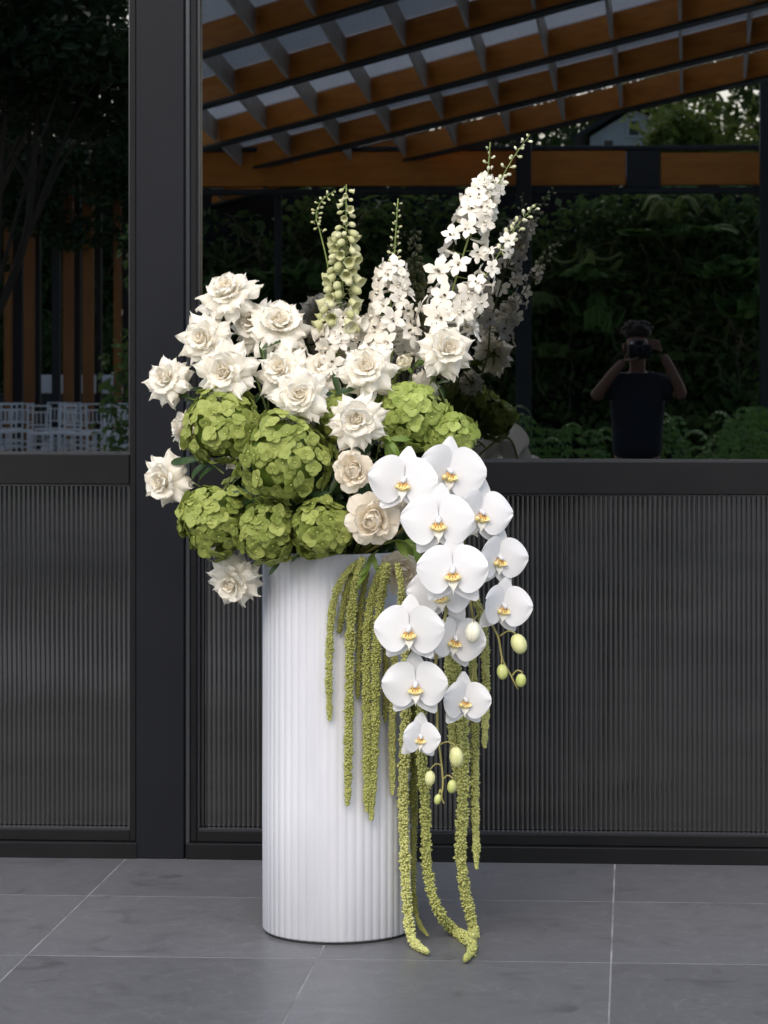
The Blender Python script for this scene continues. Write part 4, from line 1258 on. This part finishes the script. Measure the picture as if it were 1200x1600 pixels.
add_leaves('foliage', hedge, *leaf_cloud(blobs, 24000, 0.17, 9), M['hedge'], True)
mb = MB()
for k in range(110):
    x = rh.uniform(hl.x, hr.x) - hedge.location.x
    z = rh.uniform(1.6, 3.6)
    pts = [Vector((x, .55, z))]
    a = rh.uniform(-1.2, 1.2)
    for q in range(5):
        a += rh.uniform(-.9, .9)
        pts.append(pts[-1] + Vector((math.sin(a)*.12, rh.uniform(-.06, .06), -abs(math.cos(a))*.2)))
    mb.tube(spline(pts, 4), [.006, .003], 5)
mb.build('vines', M['vine'], hedge, True)['kind'] = 'stuff'
def fern(p, r, h, seed, label, m='fern', on=None):
    root = on or thing('fern', label, 'fern', Vector((p.x, p.y, 0)), 'ferns along the hedge')
    rg = random.Random(seed)
    mb = MB()
    for k in range(16):
        a = rg.uniform(0, 6.28); e = rg.uniform(.5, 1.3)
        c = Vector((math.cos(a), math.sin(a), 0))
        pts = spline([Vector((0, 0, 0)), c*r*.35 + Vector((0, 0, h*.75*e)), c*r*.75 + Vector((0, 0, h*.85*e)), c*r*1.05 + Vector((0, 0, h*.55*e))], 5)
        for i, (t, x, y) in enumerate(frames(pts)):
            if i < 2: continue
            side = t.cross(Vector((0, 0, 1))).normalized()
            for s in (-1, 1):
                w = .16*(1-i/len(pts)*.8)
                q = pts[i]
                mb.add([q, q + side*s*w*.6 + t*.035 , q + side*s*w + t*.02 - Vector((0, 0, .03)), q + side*s*w*.5 - t*.03], [(0, 1, 2, 3)])
    mb.build('frond', M[m], root, mat4=Matrix.Translation(p - on.location) if on else None)
    if on: return
for i, (px, D, r, h, lab) in enumerate(((765, 26.5, .5, .9, 'fern mirrored just right of the flowers'), (850, 28, .5, .8, 'fern left of the photographer in the reflection'),
        (905, 27, .45, .75, 'low fern at the photographer\'s left side'), (1080, 27, .5, .85, 'bright fern right of the photographer'), (1140, 26, .55, .95, 'largest fern near the right pane edge'),
        (1190, 27, .5, .9, 'fern at the right end of the pane'), (700, 28, .5, .8, 'fern mirrored behind the orchids'), (400, 28, .5, .8, 'fern mirrored behind the left roses'))):
    fern(V(px, 600, D), r, h+.15, 30+i, lab)

for k in range(34):
    px = rh.uniform(330, 1190)
    q = V(px, 600, 32.2); q.z = rh.uniform(.8, 3.3)
    fern(q, rh.uniform(.3, .5), rh.uniform(-.7, .5), 200+k, None, 'fern' if k % 3 else 'hedge', on=hedge)
# ---- timber screen, ledge and white chairs at the far left
TD = 47.0
scr = thing('timber_screen', 'row of orange timber posts and black uprights, mirrored in the left pane', 'screen', V(90, 600, TD).xy.to_3d())
SCI = Matrix.Translation(-scr.location)
def sbox(name, m, pxc, wpx, za, zb, D=TD, th=.16):
    c = V(pxc, 600, D); w = wpx/F_PX*D/2
    MB().box((c.x-w, c.y-th/2, za), (c.x+w, c.y+th/2, zb), bev=.006).build(name, m, scr, mat4=SCI)
for pxc, w in ((-75, 13), (-45, 13), (-18, 12), (13, 11), (46, 15), (107, 15), (138, 16), (184, 11), (210, 12), (236, 12)):
    sbox('timber_post', M['timber_dark'], pxc, w, -.1, 5.2)
for pxc, w in ((-60, 12), (-30, 12), (28, 16), (59, 9), (88, 13), (121, 11), (155, 8), (198, 10), (224, 10)):
    sbox('steel_upright', M['rsteel'], pxc, w, -.1, 5.25, TD+.35, .12)
sbox('steel_rail', M['rsteel'], 80, 360, zat(330, TD), zat(322, TD), TD+.15, .06)
sbox('steel_rail', M['rsteel'], 80, 360, 5.26, 5.45, TD+.15, .5)
hv = thing('overhanging_creeper', 'dark creeper hanging over the top of the timber screen', 'creeper', V(90, 600, 46).xy.to_3d())
bl = []
for k in range(34):
    q = V(rh.uniform(-90, 250), 600, 46.3); q.z = 5.3 - abs(rh.gauss(0, .75))
    bl.append((q, (rh.uniform(.3, .6), .3, rh.uniform(.2, .5))))
bl.append((V(60, 600, 46.3)*1.0, (1.5, .3, .1)))
bl[-1][0].z = 5.6
add_leaves('foliage', hv, *leaf_cloud(bl, 6500, .17, 78), M['fol_dark'], True)
MB().tube(spline([V(-90, 600, 46.4).xy.to_3d() - hv.location + Vector((0, 0, 5.3)), V(80, 600, 46.4).xy.to_3d() - hv.location + Vector((0, 0, 5.6)), V(250, 600, 46.4).xy.to_3d() - hv.location + Vector((0, 0, 5.3))], 6), .05, 6).build('stem', M['bark'], hv, True)
led = tag(MB().box((V(-90, 600, 52).x, V(0, 600, 52).y-.25, -.1), (V(240, 600, 52).x, V(0, 600, 52).y+.25, 1.0), bev=.02).build('planter_wall', M['rsteel']), 'long low planter wall behind the timber screen', 'planter')
tag(MB().box((V(60, 600, 51.9).x, V(0, 600, 51.9).y-.2, 1.01), (V(175, 600, 51.9).x, V(0, 600, 51.9).y+.2, 1.38), bev=.02).build('planter_trough', M['render']), 'pale trough standing on the low planter wall behind the posts', 'planter')
sh = thing('shrub', 'mid green shrubs growing in the planter behind the timber screen', 'shrub', V(60, 600, 53).xy.to_3d())
add_leaves('foliage', sh, *leaf_cloud([(V(x, 600, 53) * Vector((1, 1, 0)).to_tuple().__len__() if False else Vector((V(x, 600, 53).x, V(x, 600, 53).y, z)), (.55, .5, .7)) for x, z in ((-60, 1.6), (-20, 1.8), (30, 1.4), (75, 1.9), (130, 1.5), (180, 1.8), (225, 1.6))], 3600, .16, 77), M['fol_mid'])

def chair_parts():
    w, dp, hs, hb = .40, .40, .45, .93
    P = {}
    P['seat'] = [MB().box((-w/2, -dp/2, hs-.03), (w/2, dp/2, hs+.02), bev=.008).mesh('seat', M['whitewood'])]
    lg = []
    for (x, y) in ((-1, 1), (1, 1)):
        lg.append(MB().tube([(x*w*.47, dp*.46, 0), (x*w*.47, dp*.46, hs-.03)], .016, 8).mesh('leg', M['whitewood'], True))
    for x in (-1, 1):
        lg.append(MB().tube(spline([(x*w*.47, -dp*.55, 0), (x*w*.47, -dp*.47, hs), (x*w*.47, -dp*.58, hb)], 5), .016, 8).mesh('leg', M['whitewood'], True))
    P['leg'] = lg
    bk = MB()
    for z, yy in ((hb-.015, -.58), (hb-.12, -.56), (hs+.14, -.50)):
        bk.tube([(-w*.47, dp*yy, z), (w*.47, dp*yy, z)], .012, 6)
    P['back_rail'] = [bk.mesh('back_rail', M['whitewood'], True)]
    P['spindle'] = [MB().tube([(x*w, -dp*.50, hs+.14), (x*w, -dp*.56, hb-.12)], .009, 6).mesh('spindle', M['whitewood'], True) for x in (-.27, -.09, .09, .27)]
    st = MB()
    for z in (.16, .26):
        st.tube([(-w*.47, dp*.46, z), (w*.47, dp*.46, z)], .009, 6).tube([(-w*.47, -dp*.5, z), (w*.47, -dp*.5, z)], .009, 6)
        for x in (-1, 1): st.tube([(x*w*.47, dp*.46, z+.03), (x*w*.47, -dp*.5, z+.03)], .009, 6)
    P['stretcher'] = [st.mesh('stretcher', M['whitewood'], True)]
    return P
CP = chair_parts()
for px, D, rz, lab in ((2, 44.5, 12, 'white spindle back chair at the very left, mirrored in the left pane'), (33, 45.2, -8, 'second white spindle back chair from the left pane edge'),
        (62, 43.4, 170, 'nearest white chair, standing left of the middle, seen from its back'), (92, 44.0, 35, 'white chair turned slantwise before the middle timber posts'),
        (124, 43.2, 185, 'tall looking white chair right of the middle, seen from its back'), (148, 45.0, -30, 'white chair set askew behind the tall looking one'),
        (18, 46.2, 165, 'white chair in the back row at left, seen from its back'), (78, 46.4, 20, 'white chair in the back row behind the nearest chair'), (110, 46.0, -15, 'white chair in the back row behind the middle posts'), (184, 43.0, 175, 'nearest white chair at right, partly hidden by the broad post'),
        (172, 44.3, 10, 'white chair before the thin right timber post'), (198, 45.4, 0, 'white chair cut off by the broad post')):
    p = V(px, 600, D); p.z = -.018
    c = thing('spindle_back_chair', lab, 'chair', Matrix.Translation(p) @ Matrix.Rotation(R(rz), 4, 'Z'), 'white chairs across the court')
    for nm, ms in CP.items():
        for m_ in ms: link(nm, m_, c)

# ---- grey gabled house
HD = 76.0
hx0, hx1 = V(922, 600, HD).x, V(1052, 600, HD).x
hz = zat(214, HD); hp = zat(172, HD); hxp = V(990, 600, HD).x; hy = V(1000, 600, HD).y
house = thing('gabled_house', 'grey rendered house with a pointed gable, mirrored through the pavilion end', 'house', Vector(((hx0+hx1)/2, hy, 0)))
HI = Matrix.Translation(-house.location)
v = [(hx0, hy, -.1), (hx1, hy, -.1), (hx1, hy, hz+.3), (hxp, hy, hp), (hx0, hy, hz)]
v2 = [(x, y-7, z) for x, y, z in v]
MB().add(v+v2, [(0, 4, 3, 2, 1), (5, 6, 7, 8, 9), (0, 5, 9, 4), (1, 2, 7, 6), (2, 3, 8, 7), (3, 4, 9, 8), (0, 1, 6, 5)]).build('wall', M['render'], house, mat4=HI)
for a, b in (((hx0-.5, hz-.2), (hxp, hp+.07)), ((hxp, hp+.07), (hx1+.4, hz+.12))):
    A = Vector((a[0], hy+.3, a[1]+.06)); B = Vector((b[0], hy+.3, b[1]+.06))
    u = Vector((0, -7.6, 0))
    n_ = Vector((0, 0, .14))
    q = [A, B, B+u, A+u]
    MB().add(q + [p+n_ for p in q], [(0, 3, 2, 1), (4, 5, 6, 7), (0, 1, 5, 4), (1, 2, 6, 5), (2, 3, 7, 6), (3, 0, 4, 7)]).build('roof', M['slate'], house, mat4=HI)
for (pa, pb, ya, yb) in ((983, 998, 190, 212), (944, 958, 220, 238), (1014, 1030, 220, 238)):
    x0, x1, z0, z1 = V(pa, 600, HD).x, V(pb, 600, HD).x, zat(yb, HD), zat(ya, HD)
    w_ = MB().box((x0, hy-.02, z0), (x1, hy+.03, z1)).build('window', M['winglass'], house, mat4=HI)
    fr_ = MB()
    for bx in (((x0-.07, hy-.02, z0-.07), (x0, hy+.06, z1+.07)), ((x1, hy-.02, z0-.07), (x1+.07, hy+.06, z1+.07)), ((x0, hy-.02, z1), (x1, hy+.06, z1+.07)), ((x0, hy-.02, z0-.07), (x1, hy+.06, z0))):
        fr_.box(*bx)
    fr_.build('window_frame', M['whitewood'], w_)

# ---- the photographer, mirrored in the right pane
M['skin'] = mat('skin', (0.25, 0.12, 0.075), 0.55, (0.31, 0.155, 0.095), 12)
M['shirt'] = None
def stripes(name, c, c2, sc, axis=2):
    m, N, L, P = new_mat(name)
    g = N.new('ShaderNodeTexCoord'); sx = N.new('ShaderNodeSeparateXYZ')
    L.new(g.outputs['Object'], sx.inputs[0])
    mu = N.new('ShaderNodeMath'); mu.operation = 'MULTIPLY'; mu.inputs[1].default_value = sc
    L.new(sx.outputs[axis], mu.inputs[0])
    fr_ = N.new('ShaderNodeMath'); fr_.operation = 'FRACT'; L.new(mu.outputs[0], fr_.inputs[0])
    gt = N.new('ShaderNodeMath'); gt.operation = 'GREATER_THAN'; gt.inputs[1].default_value = 0.6; L.new(fr_.outputs[0], gt.inputs[0])
    mx = N.new('ShaderNodeMix'); mx.data_type = 'RGBA'; mx.inputs[6].default_value = col4(c); mx.inputs[7].default_value = col4(c2)
    L.new(gt.outputs[0], mx.inputs[0]); L.new(mx.outputs[2], P.inputs['Base Color']); P.inputs['Roughness'].default_value = .9
    return m
M['shirt'] = stripes('striped_shirt', (0.016, 0.017, 0.020), (0.045, 0.047, 0.052), 55)
M['shorts'] = mat('dark_shorts', (0.03, 0.032, 0.04), 0.9)
M['hair'] = mat('dark_brown_hair', (0.03, 0.018, 0.01), 0.6, (0.06, 0.035, 0.02), 60)
M['cam_black'] = mat('camera_black', (0.012, 0.012, 0.013), 0.45)
M['lens_glass'] = mat('lens_glass', (0.01, 0.01, 0.015), 0.05)
M['shoe'] = mat('shoe', (0.05, 0.05, 0.05), 0.7)
def skin_mesh(name, verts, edges, radii, m, sub=2):
    me = bpy.data.meshes.new(name)
    me.from_pydata(verts, edges, [])
    o = bpy.data.objects.new('body_tmp', me)
    COL.objects.link(o)
    md = o.modifiers.new('skin', 'SKIN'); md.use_smooth_shade = True
    sm = o.modifiers.new('sub', 'SUBSURF'); sm.levels = sub; sm.render_levels = sub
    for i, r in enumerate(radii):
        sv_ = me.skin_vertices[0].data[i]
        sv_.radius = r if hasattr(r, '__len__') else (r, r)
        sv_.use_root = (i == 0)
    bpy.context.view_layer.update()
    dg = bpy.context.evaluated_depsgraph_get()
    out = bpy.data.meshes.new_from_object(o.evaluated_get(dg))
    out.name = name
    bpy.data.objects.remove(o)
    out.materials.clear(); out.materials.append(m)
    out.polygons.foreach_set('use_smooth', [True]*len(out.polygons))
    return out
py_ = -0.30
pers = thing('person', 'photographer in a striped shirt holding a camera up, mirrored in the right pane', 'person', Vector((0.02, py_, 0)))
bv = [(0, 0, .96), (0, -.01, 1.12), (0, -.02, 1.30), (0, 0, 1.46), (0, .02, 1.55), (0, .04, 1.63),      # 0 pelvis .. 5 head base
      (0, .05, 1.71), (0, .05, 1.80),
      (-.10, 0, .90), (-.12, .02, .50), (-.13, -.02, .09), (-.14, .12, .04),
      (.10, 0, .90), (.12, .02, .50), (.13, -.02, .09), (.14, .12, .04),
      (-.19, .0, 1.47), (-.28, .08, 1.38), (-.16, .17, 1.54), (-.085, .19, 1.625),
      (.19, .0, 1.47), (.30, .07, 1.39), (.21, .15, 1.58), (.165, .155, 1.665)]
be = [(0, 1), (1, 2), (2, 3), (3, 4), (4, 5), (5, 6), (6, 7), (0, 8), (8, 9), (9, 10), (10, 11), (0, 12), (12, 13), (13, 14), (14, 15),
      (3, 16), (16, 17), (17, 18), (18, 19), (3, 20), (20, 21), (21, 22), (22, 23)]
br = [(.15, .10), (.13, .09), (.15, .10), (.115, .08), .052, .058, (.082, .098), (.072, .085),
      .085, .058, .04, .035, .085, .058, .04, .035, .062, .044, .034, .028, .062, .044, .034, .028]
link('body', skin_mesh('body', bv, be, br, M['skin']), pers)
# fingers closed round the camera
def hand(wrist, dirs, name):
    for q in dirs:
        n_ = len(q)
        link(name, skin_mesh('finger', q, [(i, i+1) for i in range(n_-1)], [.0095, .0092, .0088, .0075][:n_], M['skin'], 1), pers)
rw = Vector((.165, .155, 1.665))
hand(rw, [[(.155, .165, 1.675), (.14, .20, 1.70+.016*k), (.10, .215, 1.705+.016*k), (.075, .20, 1.705+.016*k)] for k in range(4)] + [[(.155, .14, 1.68), (.12, .10, 1.70), (.085, .095, 1.705)]], 'finger')
hand(None, [[(-.085, .19, 1.625), (-.045, .20+.017*k, 1.628), (-.008, .205+.017*k, 1.632), (.012, .205+.017*k, 1.652)] for k in range(4)] + [[(-.085, .185, 1.63), (-.06, .20, 1.665), (-.035, .205, 1.69)]], 'finger')
sv2 = [(0, 0, .93), (0, -.01, 1.12), (0, -.02, 1.30), (0, 0, 1.45), (0, .015, 1.545), (-.18, .0, 1.455), (-.25, .055, 1.395), (.18, .0, 1.455), (.262, .05, 1.40)]
link('shirt', skin_mesh('shirt', sv2, [(0, 1), (1, 2), (2, 3), (3, 4), (3, 5), (5, 6), (3, 7), (7, 8)], [(.19, .135), (.175, .128), (.195, .135), (.155, .112), .075, .085, .075, .085, .075], M['shirt']), pers)
link('shorts', skin_mesh('shorts', [(0, 0, .97), (-.11, 0, .87), (-.12, .01, .58), (.11, 0, .87), (.12, .01, .58)], [(0, 1), (1, 2), (0, 3), (3, 4)], [(.18, .125), .105, .09, .105, .09], M['shorts']), pers)
hb = MB()
hb.ball((0, .02, 1.815), (.094, .102, .07), 16, 10)
for k in range(40):
    a = rh.uniform(0, 6.28); e_ = rh.uniform(-.1, 1.2); c = Vector((math.cos(a)*.088*math.cos(e_), .02+math.sin(a)*.094*math.cos(e_), 1.815+math.sin(e_)*.066))
    hb.ball(c, (.024, .024, .018), 6, 5)
hb.build('hair', M['hair'], pers, True)
fc = MB().ball((0, .145, 1.70), (.014, .02, .022), 8, 6)                                       # nose
fc.ball((0, .135, 1.655), (.028, .012, .009), 8, 6).ball((-.085, .05, 1.71), (.014, .022, .032), 8, 6).ball((.085, .05, 1.71), (.014, .022, .032), 8, 6)
fc.build('nose_mouth_ears', M['skin'], pers, True)
ey = MB().ball((-.034, .136, 1.735), .012, 8, 6).ball((.034, .136, 1.735), .012, 8, 6)
ey.build('eyes', M['whitewood'], pers, True)
for s in (-1, 1):
    MB().ball((s*.14, .08, .035), (.05, .13, .05), 12, 8).build('shoe', M['shoe'], pers, True)
camr = thing('camera_body_with_lens', 'black camera with a stubby lens held to the photographer\'s face', 'camera', Vector((0.035, py_+.20, 1.685)))
MB().box((-.072, -.035, -.05), (.072, .03, .045), bev=.008).box((-.028, -.03, .0455), (.028, .025, .072), bev=.006).build('camera_body', M['cam_black'], camr)
MB().tube([(0, .031, 0), (0, .06, 0)], .04, 20).tube([(0, .0605, 0), (0, .072, 0)], .036, 20).build('lens', M['cam_black'], camr, True)
MB().ball((0, .0725, 0), (.030, .004, .030), 16, 8).build('front_glass', M['lens_glass'], camr, True)
